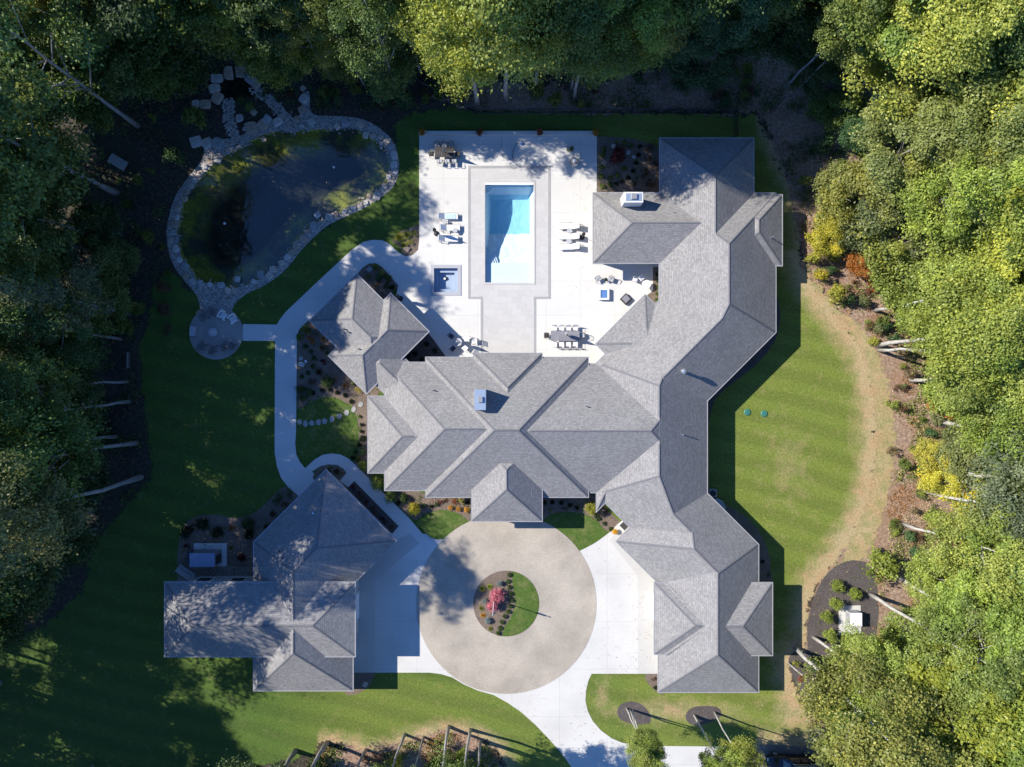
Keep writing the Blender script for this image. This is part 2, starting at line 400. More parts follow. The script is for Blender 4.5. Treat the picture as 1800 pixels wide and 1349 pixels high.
def sdist(X, Y, poly):
    """signed distance (px) of points to a polygon, positive inside"""
    p = np.array(poly, float); q = np.roll(p, -1, 0)
    best = np.full(X.shape, 1e9); ins = np.zeros(X.shape, bool)
    for (ax, ay), (bx, by) in zip(p, q):
        dx, dy = bx-ax, by-ay; l2 = dx*dx+dy*dy+1e-9
        t = np.clip(((X-ax)*dx+(Y-ay)*dy)/l2, 0, 1)
        best = np.minimum(best, np.hypot(X-ax-t*dx, Y-ay-t*dy))
        c = ((ay > Y) != (by > Y)) & (X < (bx-ax)*(Y-ay)/((by-ay) if abs(by-ay) > 1e-9 else 1e-9)+ax)
        ins ^= c
    return np.where(ins, best, -best)
def grass_sheet(name, poly, z, mat, dryf=None, step=7.0, label=None, cat=None):
    xs = [p[0] for p in poly]; ys = [p[1] for p in poly]
    gx = np.arange(min(xs)-25, max(xs)+25, step); gy = np.arange(min(ys)-25, max(ys)+25, step)
    X, Y = np.meshgrid(gx, gy); D = sdist(X, Y, poly)*MPP
    D = np.where((X > 745) & (X < 1040) & (Y > 250) & (Y < 610), -5.0, D)
    keep = D > -1.6
    dry = dryf(X, Y, D) if dryf else np.zeros_like(X)
    idx = -np.ones(X.shape, int); vs = []; ev = []; dv = []; fs = []
    ny, nx = X.shape
    cell = keep[:-1, :-1] & keep[1:, :-1] & keep[:-1, 1:] & keep[1:, 1:]
    for j in range(ny-1):
        for i in range(nx-1):
            if not cell[j, i]: continue
            q = []
            for jj, ii in ((j, i), (j+1, i), (j+1, i+1), (j, i+1)):
                if idx[jj, ii] < 0:
                    idx[jj, ii] = len(vs); v = P(X[jj, ii], Y[jj, ii]); vs.append((v.x, v.y, z)); ev.append(D[jj, ii]); dv.append(dry[jj, ii])
                q.append(idx[jj, ii])
            fs.append(q)
    me = mesh(name, vs, fs, mat)
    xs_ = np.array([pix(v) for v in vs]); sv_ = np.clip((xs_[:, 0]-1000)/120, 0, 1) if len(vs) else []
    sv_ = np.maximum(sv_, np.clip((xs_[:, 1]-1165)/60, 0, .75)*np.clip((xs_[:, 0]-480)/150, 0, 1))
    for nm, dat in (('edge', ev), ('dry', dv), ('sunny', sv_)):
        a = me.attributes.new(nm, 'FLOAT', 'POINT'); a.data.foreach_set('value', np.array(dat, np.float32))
    o = obj(name, me); tag(o, label, cat, None, 'structure')
    return o

# ------------------------------------------------------------------ the setting: ground, lawns, water, paving
WATER = smooth_poly([(529.6,228.6),(585,226),(623,226),(655.7,243.7),(678.4,263.9),(686,291.6),(683.4,316.8),(663,338),(630.5,357),(592.7,377),(560,390),(537,407.5),(517,430),(500,455),(476.5,476.7),(451,493),(413,507),(383,500.7),(350.4,495.6),(332.8,474),(317.6,447.7),(311.3,412),(315,380),(322,352),(343,324.4),(370.8,291.6),(391,274),(415,263),(430,251),(451.5,241),(476.7,232),(505,229)], 4)
RIM = smooth_poly([(556,203),(597.7,204.6),(630.5,208.4),(655.7,218.5),(678.4,235),(693.5,253.8),(701,281.5),(699.8,309),(688.5,332),(663,352),(635.5,368.5),(602.7,383.6),(575,397.5),(552,417.6),(529.6,440),(511,464),(490,485),(462,504),(441,513),(418,529),(408,545),(406,560),(354,560),(351.7,541),(348,524),(338,509),(323,492),(309,473),(298,448),(292.7,412.6),(296.5,384.8),(307.8,347),(325.5,319.3),(345.6,294),(358,274),(357,255),(352,247),(376,244),(392,245),(420,242),(459,214),(497,209),(522,206),(530,193),(531,170),(541,160),(545,172),(545,190)], 4)
POOLR = [(852.8,322),(937.8,322),(937.8,497),(852.8,497)]
SPAR = [(763,472),(804.5,472),(804.5,514),(763,514)]
big = 9000
sheet('ground', [(-big,-big),(big,-big),(big,big),(-big,big)], 0.0, M['ground'], holes=[WATER, POOLR, SPAR])

LAWN = smooth_poly([(690,300),(698,215),(740,197),(800,188),(840,196),(1000,198),(1150,200),(1298,203),(1332,208),(1348,240),(1388,330),(1402,400),(1414,470),(1445,520),(1490,575),(1520,620),(1537,700),(1541,800),(1528,880),(1502,940),(1472,985),(1448,1012),(1428,1050),(1420,1090),(1416,1140),(1390,1160),(1395,1200),(1410,1235),(1436,1262),(1448,1300),(1400,1318),(1200,1330),(1010,1400),(900,1400),(888,1352),(872,1318),(830,1290),(790,1286),(750,1291),(712,1303),(655,1322),(575,1305),(545,1330),(450,1350),(300,1390),(-80,1400),(-80,1200),(60,1110),(140,1040),(165,960),(225,885),(248,862),(264,835),(262,790),(254,740),(250,690),(243,620),(262,560),(268,500),(300,478),(340,515),(380,512),(420,512),(460,497),(500,465),(540,420),(620,366),(672,338)], 3)
def lawn_dry(X, Y, D):
    right = (X > 1330) & (Y > 440) & (Y < 1320)
    d = np.where(right, np.clip(1.25 - D/2.2, -0.05, 1.2), -0.2)
    d = np.where((X > 1330) & (Y < 440), np.clip(0.9-D/1.5, -0.2, 0.9), d)
    d = np.where((Y > 1200) & (X < 1000) & (X > 560), np.clip(1.0 - D/1.6, -0.1, 1.1), d)
    def blob(cx, cy, rx, ry, a): return a*np.exp(-(((X-cx)/rx)**2+((Y-cy)/ry)**2))
    d = np.maximum(d, blob(1385, 820, 40, 80, 0.42) - 0.1)
    d = np.maximum(d, blob(1190, 1250, 130, 22, 0.75) - 0.1)
    d = np.maximum(d, blob(1060, 1225, 14, 40, 0.6) - 0.1)
    d = np.maximum(d, blob(1395, 1250, 40, 40, 0.9) - 0.1)
    return d
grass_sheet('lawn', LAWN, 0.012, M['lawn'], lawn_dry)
DRY = smooth_poly([(1412,490),(1440,500),(1470,535),(1515,575),(1552,640),(1570,715),(1576,790),(1562,870),(1538,950),(1508,1000),(1478,995),(1495,930),(1520,870),(1532,780),(1524,680),(1496,600),(1440,545)], 3)
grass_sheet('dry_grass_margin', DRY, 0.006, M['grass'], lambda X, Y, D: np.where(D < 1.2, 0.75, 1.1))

def litter_mat():
    m, nt, b = newmat('leaf_litter'); v = objco(nt)
    f = noise_(nt, 3.5, 6, 0.78, v); g = noise_(nt, 0.5, 5, 0.6, v)
    c = ramp(nt, f, [(0.3, (0.05, 0.036, 0.028)), (0.46, (0.21, 0.155, 0.12)), (0.6, (0.42, 0.33, 0.26)), (0.78, (0.60, 0.49, 0.39))])
    c = mix(nt, ramp(nt, g, [(0.35, 0.2), (0.7, 0.65)]), c, (0.24, 0.125, 0.065))
    ed = N(nt, 'ShaderNodeAttribute', attribute_name='edge')
    e = math_(nt, 'ADD', ed.outputs['Fac'], math_(nt, 'MULTIPLY', math_(nt, 'SUBTRACT', noise_(nt, 0.7, 6, 0.75, v), 0.5), 5.0))
    L(nt, ramp(nt, e, [(0.0, 0.0), (0.3, 1.0)]), b.inputs['Alpha'])
    L(nt, c, b.inputs['Base Color']); b.inputs['Roughness'].default_value = 0.95; bump(nt, b, f, 0.7, 0.1)
    return m
M['litter'] = litter_mat()
grass_sheet('leaf_litter', [(738,150),(860,140),(1000,150),(1200,110),(1380,60),(1480,200),(1560,330),(1800,420),(1900,900),(1850,1380),(1440,1380),(1446,1300),(1400,1160),(1440,1010),(1520,900),(1540,760),(1500,590),(1410,480),(1380,330),(1335,206),(1290,203),(836,203),(760,170)], 0.004, M['litter'], None, 14.0)
grass_sheet('leaf_litter', [(580,1400),(590,1320),(650,1305),(715,1284),(790,1268),(830,1276),(880,1330),(900,1400)], 0.005, M['litter'], None, 10.0)

# pond
def pond():
    xs = [p[0] for p in WATER]; ys = [p[1] for p in WATER]
    st = 6.0
    gx = np.arange(min(xs)-12, max(xs)+12, st); gy = np.arange(min(ys)-12, max(ys)+12, st)
    X, Y = np.meshgrid(gx, gy); D = sdist(X, Y, WATER)*MPP
    vs = []; fs = []; dep = []
    ny, nx = X.shape
    for j in range(ny):
        for i in range(nx):
            v = P(X[j, i], Y[j, i]); d = D[j, i]
            z = -0.03 - 0.55*min(1, max(0, d)/0.9) - 1.1*min(1, max(0, d-2.0)/1.2)
            z += 0.12*mnoise.noise((v.x*0.8, v.y*0.8, 3)) if d > 0.2 else 0
            vs.append((v.x, v.y, z)); dep.append(min(1, max(0, (d-0.6)/2.6)))
    for j in range(ny-1):
        for i in range(nx-1):
            if max(D[j, i], D[j+1, i], D[j, i+1], D[j+1, i+1]) > -0.55:
                fs.append((j*nx+i, (j+1)*nx+i, (j+1)*nx+i+1, j*nx+i+1))
    m, nt, b = newmat('pond_bottom'); v = objco(nt)
    at = N(nt, 'ShaderNodeAttribute', attribute_name='deep')
    n1 = noise_(nt, 0.33, 5, 0.6, v); n2 = noise_(nt, 4.5, 5, 0.8, v)
    weed = ramp(nt, n2, [(0.3, (0.07, 0.075, 0.014)), (0.55, (0.30, 0.29, 0.04)), (0.75, (0.60, 0.55, 0.09))])
    silt = ramp(nt, n2, [(0.3, (0.035, 0.035, 0.026)), (0.7, (0.12, 0.115, 0.08))])
    c = mix(nt, ramp(nt, n1, [(0.42, 0.0), (0.56, 1.0)]), silt, weed)
    c = mix(nt, ramp(nt, at.outputs['Fac'], [(0.35, 0.0), (0.85, 1.0)]), c, (0.012, 0.014, 0.014))
    L(nt, c, b.inputs['Base Color']); b.inputs['Roughness'].default_value = 1.0
    me = mesh('pond_bed', vs, fs, m, True)
    a = me.attributes.new('deep', 'FLOAT', 'POINT'); a.data.foreach_set('value', np.array(dep, np.float32))
    tag(obj('pond_bed', me), None, None, None, 'structure')
    f1 = P(393.5, 392.4); f2 = P(586, 293)
    wm = water_mat('pond_water_surface', (0.72, 0.77, 0.74), [(f1.x, f1.y, 0.75, 0.16), (f2.x, f2.y, 1.2, 0.12)], 0.05)
    sheet('pond_water', WATER, -0.14, wm)
    sheet('gravel_path', RIM, 0.026, M['gravel'], holes=[WATER], thick=0.16)
pond()

# concrete path round the west side
PATH = [(737,425),(735,440),(725,449),(713,451),(698,442),(685,430),(673,423),(655,422),(638,426),(618,440),(560,494),(503,548),(492,562),(487,571),(427,570),(427,599.5),(484,599.5),(483.5,640),(483,760),(483,795),(487,820),(494,840),(507,857),(530,876),(570,840),(548,830),(563,820),(577,816.5),(593,817.5),(604,824),(609,832),(597,845),(612,857),(623,846),(701,925),(690,938),(640,980),(760,985),(770,958),(757,951),(742,938),(720,912),(650,843),(628,820),(612,806),(598,799),(583,797.5),(567,800),(553,808),(536.5,823.5),(527,812),(521,799),(519,780),(520.5,760),(522,590),(526,580),(540,566),(629,482),(637,471),(648,464),(660,463),(672,470),(700,502),(714,530),(744,545),(744,425)]
sheet('path', PATH, 0.034, M['path'], thick=0.12)
PATIO = [(737,236),(1049,236),(1049,345),(1178,345),(1178,480),(1148,480),(1148,513),(1136,524),(1150,560),(1070,650),(1070,700),(740,680),(740,636),(784,627),(755,588),(690,560),(700,500),(737,460)]
sheet('patio', PATIO, 0.042, M['patio'], holes=[POOLR, SPAR], thick=0.14)
DRIVE = [(610,940),(690,938),(735,938),(770,940),(1000,980),(1024,966),(1050,952),(1073,935),(1086,920),(1100,926),(1110,960),(1160,1010),(1170,1030),(1170,1184.5),(1040,1184.5),(1034,1197),(1030,1215),(1029,1232),(1033,1250),(1042,1268),(1056,1284),(1075,1298),(1094,1306),(1120,1310),(1150,1311.5),(1330,1313),(1330,1420),(1060,1420),(1005,1349),(985,1322),(965,1299),(940,1273),(915,1251),(893,1236),(868,1222),(840,1214),(815,1203),(795,1191),(775,1185),(755,1182.5),(620,1182.5),(600,1100),(600,980)]
sheet('driveway', DRIVE, 0.030, M['drive'], thick=0.12)
sheet('driveway_apron', [(625,950),(697,950),(722,938),(737,955),(660,1020),(659,1182),(618,1182),(615,1000)], 0.038, M['apron'])
sheet('garage_apron', [(1088,930),(1104,926),(1170,1018),(1170,1184.4),(1121,1184.4),(1121,1012),(1072,950)], 0.038, M['apron'])
sheet('motor_court', circle(890, 1061.3, 158.5), 0.048, M['court'])
sheet('parking_pad', smooth_poly([(1290,1318),(1330,1309),(1400,1312),(1470,1322),(1490,1380),(1480,1440),(1280,1440)], 4), 0.038, M['asphalt'])
sheet('firepit_terrace', circle(380.2, 585.2, 47.3, 56), 0.052, M['firepit'], thick=0.1)
# paver deck round the pool
DECK = [(824,293),(967.5,293),(967.5,526),(941,526),(941,660),(847,660),(847,526),(824,526)]
sheet('pool_deck', DECK, 0.050, M['pave'], holes=[POOLR])
def bandpoly(x0, y0, x1, y1): return [(x0,y0),(x1,y0),(x1,y1),(x0,y1)]
bm_ = MB()
for (x0, y0, x1, y1) in ((823,292,968,296.5),(823,296.5,827.4,526),(963.6,296.5,968,526),(827.4,522,849,526),(938,522,963.6,526),(845,526,849.4,655),(938.4,526,942.4,655)):
    a = P(x0, y0); b_ = P(x1, y1)
    bm_.add([(a.x, b_.y, 0.058), (b_.x, b_.y, 0.058), (b_.x, a.y, 0.058), (a.x, a.y, 0.058)], [(0, 1, 2, 3)])
tag(bm_.build('paver_band', M['band']), None, None, None, 'structure')

# planting beds
BEDS = {
 'west_bed': (smooth_poly([(523,600),(531,582),(541,568),(560,560),(650,640),(690,660),(660,700),(652,830),(690,880),(750,885),(760,930),(770,880),(700,860),(690,905),(655,868),(622,835),(611,826),(622,815),(626,800),(630,785),(630,745),(624,725),(612,712),(597,702),(580,697.5),(563,700),(548,707),(535,713),(522,716)], 2), M['mulch'], 0.024),
 'pool_house_bed': ([(629,481),(638,470.5),(649,465),(662,464.5),(672,472),(701,503),(674,532),(650,520)], M['mulch'], 0.050),
 'pool_house_east_bed': ([(754.5,589),(783,626),(750,640),(715,640),(705,620)], M['darkmulch'], 0.050),
 'pool_side_bed': ([(1049.5,240),(1075,241),(1110,244),(1140,252),(1170,262),(1170,350),(1049.5,350)], M['mulch'], 0.050),
 'wall_bed': ([(1147.5,470),(1175,470),(1175,550),(1150,536),(1136,520.5),(1147.5,511)], M['mulch'], 0.050),
 'garage_corner_bed': (smooth_poly([(550,838),(563,821),(578,817.5),(594,818.5),(605,826),(608,832),(596,846),(580,850),(560,850)], 3), M['mulch'], 0.046),
 'garage_side_bed': ([(611.5,857.5),(622.5,847),(700.5,925.5),(690,938),(650,910)], M['darkmulch'], 0.046),
 'garage_back_bed': (smooth_poly([(313,1015),(312,975),(318,940),(330,917),(352,906),(380,905),(405,910),(430,909),(455,896),(480,872),(500,856),(520,862),(535,880),(480,960),(450,1000),(450,1020),(420,1030),(330,1030)], 3), M['mulch'], 0.024),
 'entry_west_bed': (smooth_poly([(680,860),(760,870),(835,870),(835,918),(826,918),(812,906),(790,898),(770,897),(748,903),(735,915),(722,910),(700,890)], 3), M['mulch'], 0.028),
 'entry_east_bed': (smooth_poly([(945,870),(1040,870),(1060,890),(1098,925),(1086,921),(1072,936),(1062,930),(1048,914),(1030,905),(1012,901),(990,900),(970,904),(956,912),(945,915)], 3), M['mulch'], 0.040),
 'lawn_corner_bed': (smooth_poly([(700,432),(690,425),(700,410),(718,402),(737,398),(736.8,432),(728,446),(713,450)], 3), M['mulch'], 0.022),
 'east_curved_bed': (smooth_poly([(1362,520),(1371,545),(1370,570),(1362,600),(1335,635),(1300,665),(1268,690),(1252,715),(1243,760),(1235,800),(1235,680),(1350,570)], 3), M['darkmulch'], 0.022),
 'garage_curved_bed': (smooth_poly([(1240,868),(1262,880),(1290,895),(1318,915),(1338,940),(1350,970),(1355,1005),(1356,1040),(1320,1040),(1310,960)], 3), M['mulch'], 0.022),
 'utility_bed': (smooth_poly([(1418,1150),(1419,1100),(1428,1060),(1445,1020),(1470,995),(1500,985),(1530,995),(1543,1040),(1541,1110),(1515,1180),(1460,1225),(1430,1235),(1400,1205),(1386,1160),(1400,1145)], 3), M['darkmulch'], 0.022),
 'birch_ring': (smooth_poly([(1085,1250),(1092,1238),(1110,1233),(1130,1240),(1143,1258),(1140,1272),(1110,1272),(1090,1264)], 3), M['darkmulch'], 0.024),
 'trunk_ring': (smooth_poly([(1205,1258),(1215,1245),(1238,1241),(1262,1244),(1268,1256),(1258,1266),(1225,1275),(1210,1270)], 3), M['darkmulch'], 0.024),
 'garage_front_bed': ([(1135,1184),(1165,1184),(1165,1222),(1152,1215),(1140,1203),(1134,1192)], M['mulch'], 0.026),
 'garage_south_bed': (smooth_poly([(612,1180),(656,1182),(656,1192),(645,1210),(620,1222),(606,1216)], 3), M['mulch'], 0.026),
}
for nm, (pts, mt, z) in BEDS.items():
    sheet('planting_bed', pts, z, mt)
# little lawns set into paving
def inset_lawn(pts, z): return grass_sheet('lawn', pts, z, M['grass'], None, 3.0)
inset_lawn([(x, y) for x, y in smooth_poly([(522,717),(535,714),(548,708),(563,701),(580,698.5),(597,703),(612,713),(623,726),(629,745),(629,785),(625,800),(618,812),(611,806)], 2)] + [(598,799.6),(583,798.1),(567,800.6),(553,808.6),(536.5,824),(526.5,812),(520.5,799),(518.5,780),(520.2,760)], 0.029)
ISL_B = [(887,1003.8),(898,1005)] 
# court island: gravel half and grass half
isl_edge = smooth_poly([(901,1004),(900,1018),(902,1035),(905,1052),(904,1066),(900,1080),(894,1092),(886,1103),(883,1118.5)], 4, closed=False)
arcR = [(890+57.6*math.cos(rad(a)), 1061+57.6*math.sin(rad(a))) for a in np.linspace(97, -79, 50)]
sheet('court_island_bed', circle(890, 1061, 58.0, 64), 0.056, M['mulch'])
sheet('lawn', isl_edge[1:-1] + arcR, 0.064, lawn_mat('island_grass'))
ob = bpy.data.objects[-1] if False else None
def entry_lawn(pts, z): 
    return sheet('lawn', pts, z, M['islandgrass'])
M['islandgrass'] = bpy.data.materials['island_grass']
for me_ in (M['islandgrass'],):
    for l_ in list(me_.node_tree.links):
        if l_.to_socket.name == 'Alpha': me_.node_tree.links.remove(l_)
arc1 = [(890+158.8*math.cos(rad(a)), 1061.3+158.8*math.sin(rad(a))) for a in np.linspace(-134.5, -113, 14)]
entry_lawn(smooth_poly([(770,948.5),(757,945),(742,931),(730,917)], 3, False) + smooth_poly([(735,913),(748,903.5),(770,897.5),(790,898.5),(812,907),(826,919)], 3, False)[1:] + arc1[::-1], 0.046)
arc2 = [(890+158.8*math.cos(rad(a)), 1061.3+158.8*math.sin(rad(a))) for a in np.linspace(-67, -38, 14)]
entry_lawn(arc2 + smooth_poly([(1024,966),(1048,953),(1070,935)], 3, False) + smooth_poly([(1062,930.5),(1048,915),(1030,906),(1012,902),(990,901),(970,905),(956,913)], 3, False), 0.044)
# garage back yard: gravel walk and bright strip
sheet('gravel_path', [(312,998),(447,996),(450,1030),(312,1030)], 0.032, M['dirt'])
sheet('concrete_strip', [(345,1014),(450,1014),(450,1030),(326,1030)], 0.040, M['patio'])
sheet('stoop', [(1086,921),(1098,912),(1112,930),(1096,945)], 0.056, M['patio'])

# streams above the pond
def bandline(pts, w0):
    pts = smooth_poly(pts, 4, False); l = []; r = []
    for i, p in enumerate(pts):
        a = pts[max(i-1, 0)]; b_ = pts[min(i+1, len(pts)-1)]
        dx, dy = b_[0]-a[0], b_[1]-a[1]; n = math.hypot(dx, dy)+1e-9
        l.append((p[0]-dy/n*w0, p[1]+dx/n*w0)); r.append((p[0]+dy/n*w0, p[1]-dx/n*w0))
    return l + r[::-1]
ST1 = [(448,158),(466,170),(483,185),(498,203),(508,218),(514,231)]
ST2 = [(402,178),(402,196),(404,216),(410,236),(420,254)]
M['wetstone'] = gravel_mat('wet_stream_stone', (0.03, 0.028, 0.025), (0.26, 0.235, 0.20), 5.0)
sheet('stream', bandline(ST1, 9.0), 0.036, M['wetstone'])
sheet('stream', bandline(ST2, 8.5), 0.041, M['wetstone'])
UP = smooth_poly([(388,165),(392,146),(408,137),(425,138),(442,150),(452,165),(440,172),(415,176),(400,178)], 4)
sheet('pool_water', UP, 0.046, water_mat('upper_pool_water', (0.42, 0.45, 0.40), (), 0.03))
sheet('pool_bed', [(x, y) for x, y in UP], 0.031, M['wetstone'])

# ------------------------------------------------------------------ roofs and houses
def half(line, ref, z):
    a = P(line[0], line[1], z); b_ = P(line[2], line[3], z); r = P(ref[0], ref[1], z)
    n = Vector((-(b_-a).y, (b_-a).x, 0)).normalized()
    if (r-a).dot(n) < 0: n = -n
    return (n.x, n.y, n.x*a.x+n.y*a.y)
def clip(poly, a, b_, c):
    """keep a*x+b*y>=c"""
    out = []
    for i in range(len(poly)):
        p, q = poly[i], poly[(i+1) % len(poly)]
        dp = a*p[0]+b_*p[1]-c; dq = a*q[0]+b_*q[1]-c
        if dp >= 0: out.append(p)
        if (dp >= 0) != (dq >= 0):
            t = dp/(dp-dq); out.append((p[0]+t*(q[0]-p[0]), p[1]+t*(q[1]-p[1])))
    res = []
    for p in out:
        if not res or math.hypot(p[0]-res[-1][0], p[1]-res[-1][1]) > 1e-5: res.append(p)
    if len(res) > 1 and math.hypot(res[0][0]-res[-1][0], res[0][1]-res[-1][1]) < 1e-5: res.pop()
    return res
HUGE = [(-120,-120),(120,-120),(120,120),(-120,120)]
WIDX = [0]
CAPJOBS = []
WALLS = []
ROOFS = []      # (planes, pitches, z_e) for height queries
def roof_wing(house, lines, ref, z_e=3.05, pitch=0.667, pitches=None, wall=True):
    WIDX[0] += 1; k = WIDX[0]
    ze = z_e + k*0.004
    pl = [half(l, ref, z_e) for l in lines]
    pt = pitches or [pitch]*len(pl)
    ROOFS.append((pl, pt, ze))
    foot = HUGE
    for (a, b_, c) in pl: foot = clip(foot, a, b_, c)
    vs = []; fs = []; uvs = []; caps = MB(); faces2d = []
    for i, (a, b_, c) in enumerate(pl):
        f = foot
        for j, (a2, b2, c2) in enumerate(pl):
            if j != i: f = clip(f, pt[j]*a2-pt[i]*a, pt[j]*b2-pt[i]*b_, pt[j]*c2-pt[i]*c)
            if len(f) < 3: break
        if len(f) < 3: faces2d.append([]); continue
        n0 = len(vs); sl = math.sqrt(1+pt[i]**2)
        for (x, y) in f:
            d = a*x+b_*y-c; vs.append((x, y, ze+pt[i]*d)); uvs.append((x*-b_+y*a, d*sl))
        fs.append(tuple(range(n0, n0+len(f)))); faces2d.append(f)
    roof = obj('roof', mesh('roof', vs, fs, M['roof'], uvs=uvs), house)
    CAPJOBS.append((roof, k-1, pl, pt, ze, faces2d))
    # gutter ring and soffit
    gw = 0.06 + k*0.001
    g = MB(); m = len(foot)
    outer = []
    for i in range(m):
        p0, p1, p2 = Vector(foot[i-1]), Vector(foot[i]), Vector(foot[(i+1) % m])
        d1 = (p1-p0).normalized(); d2 = (p2-p1).normalized()
        n1 = Vector((d1.y, -d1.x)); n2 = Vector((d2.y, -d2.x)); n = (n1+n2); n = n/max(0.3, n.dot(n1))
        outer.append(p1+n*gw)
    for i in range(m):
        j = (i+1) % m
        a, b_, c, d = Vector(foot[i]), Vector(foot[j]), outer[j], outer[i]
        zt, zb = ze+0.015, ze-0.16-k*0.002
        g.add([(a.x, a.y, zt), (b_.x, b_.y, zt), (c.x, c.y, zt), (d.x, d.y, zt), (a.x, a.y, zb), (b_.x, b_.y, zb), (c.x, c.y, zb), (d.x, d.y, zb)],
              [(3, 2, 1, 0), (4, 5, 6, 7), (2, 3, 7, 6), (0, 1, 5, 4)])
    g.add([(x, y, ze-0.10-k*0.002) for x, y in foot], [tuple(range(m-1, -1, -1))])
    g.build('gutter', M['gutter'], roof)
    if wall:
        ins = 0.5+k*0.006; f = HUGE
        for (a, b_, c) in pl: f = clip(f, a, b_, c+ins)
        if len(f) >= 3:
            n = len(f); wv_ = [(x, y, 0) for x, y in f] + [(x, y, ze-0.06) for x, y in f]
            WALLS.append((house, pl, ins, f, ze))
            obj('wall', mesh('wall', wv_, [(i, (i+1) % n, n+(i+1) % n, n+i) for i in range(n)], M['wall']), house)
    return roof
def rect(x0, y0, x1, y1): return [(x0,y0,x1,y0),(x1,y0,x1,y1),(x1,y1,x0,y1),(x0,y1,x0,y0)], ((x0+x1)/2, (y0+y1)/2)
def diag(s0, s1, d0, d1):
    """rotated rectangle with px+py between s0,s1 and px-py between d0,d1"""
    q = lambda s, d: ((s+d)/2, (s-d)/2)
    A, B, C_, D = q(s0, d0), q(s0, d1), q(s1, d1), q(s1, d0)
    return [(*A, *B), (*B, *C_), (*C_, *D), (*D, *A)], q((s0+s1)/2, (d0+d1)/2)
def roof_z(x, y):
    best = 0
    for pl, pt, ze in ROOFS:
        d = [p*(a*x+b_*y-c) for (a, b_, c), p in zip(pl, pt)]
        if min(d) >= 0: best = max(best, ze+min(d))
    return best
M['ridgecap'] = plain('ridge_cap_shingle', (0.15, 0.15, 0.16), 0.9, var=0.35, scale=5)

mansion = empty('mansion', P(900, 674.5))
tag(mansion, 'large grey shingle-roofed mansion with many hipped wings wrapped round the white pool patio', 'house')
rw = lambda lr, *a, **k: roof_wing(mansion, lr[0], lr[1], *a, **k)
ve = lambda x, ref=None: (x, 0, x, 10)
he = lambda y: (0, y, 10, y)
dd = lambda d: (d+700, 700, d+710, 710)          # px-py = d
ds = lambda s: (s-700, 700, s-710, 710)          # px+py = s
rw(rect(748.5, 628.5, 1034, 874.3), 3.2)                                   # great room
rw(rect(832.4, 621.5, 952.7, 760), 3.3)                                   # patio bay
rw(rect(676.5, 637.5, 985, 862.3), 3.15)                                   # west wing
rw(diag(1262, 1420, -16, 81), 2.92)                                         # link to the pool house
rw(rect(647, 697, 840, 831.4), 3.05)                                       # west end
rw(rect(829.3, 760, 952.7, 916.4), 3.7, wall=False)                                    # entry porch
rw(([he(640), he(866), ve(1242.6), ve(765)], (1000, 757)), 3.05)           # middle wing
E2, W2 = ds(1947.6), ds(1687.3)
E1, W1, N1 = ve(1363.2), ve(1159.4), he(340.2)
E3, W3 = ve(1242.7), ve(1048.8)
E4, W4, W4b = dd(375.4), dd(180), dd(131.6)
E5, W5 = ve(1332.7), ve(1157.5)
rw(([N1, W1, E1, E2], (1280, 480)))
rw(([W2, W3, E1, E2, N1], (1220, 620)))
rw(([W2, W3, W4, E3], (1150, 760)))
rw(([W3, W4, E4, E5], (1180, 905)))
rw(([ds(2036), W4b, E4, E5], (1210, 960)))
rw(([W5, E4, E5, he(1216.5)], (1245, 1100)))
rw(rect(1150.5, 1024.6, 1325, 1149.8), 3.5, 0.60)                               # garage bay west
rw(rect(1170, 1025, 1357, 1151.8), 3.6, 0.60)                                   # garage bay east
rw(rect(1043, 340, 1290, 462.8))                                           # pool side wing
rw(rect(1160.3, 244, 1324, 520))                                           # north wing
rw(rect(1270, 343.4, 1374, 467.3))                                         # north east bay
rw(([ds(1653), ds(1900), dd(615), dd(443)], (1130, 580)), 3.05, pitches=[0.35, 0.35, 0.35, 0.35], wall=False)
# pool house part
rw(diag(1204, 1336.5, -47.3, 170.3), 3.05)
rw(([ds(1110), ds(1336.5), dd(144.7), dd(-18)], (640, 570)), 3.05, 0.60)
bm = MB(); 
for (a, b_) in (((1060, 652), (1034, 676)),):
    pass

garage = empty('garage_house', P(510, 1040))
tag(garage, 'detached grey shingle-roofed garage left of the round motor court, mostly in tree shade', 'garage')
rg = lambda lr, *a, **k: roof_wing(garage, lr[0], lr[1], *a, **k)
rg(([ds(1400), ds(1646.8), dd(-254), ve(447)], (540, 960)))
rg(([ds(1400), ve(447), ve(620.4), he(1213.3), dd(-254)], (520, 1080)))
rg(rect(291, 1023.6, 624.2, 1153.4), 4.5, 0.52)

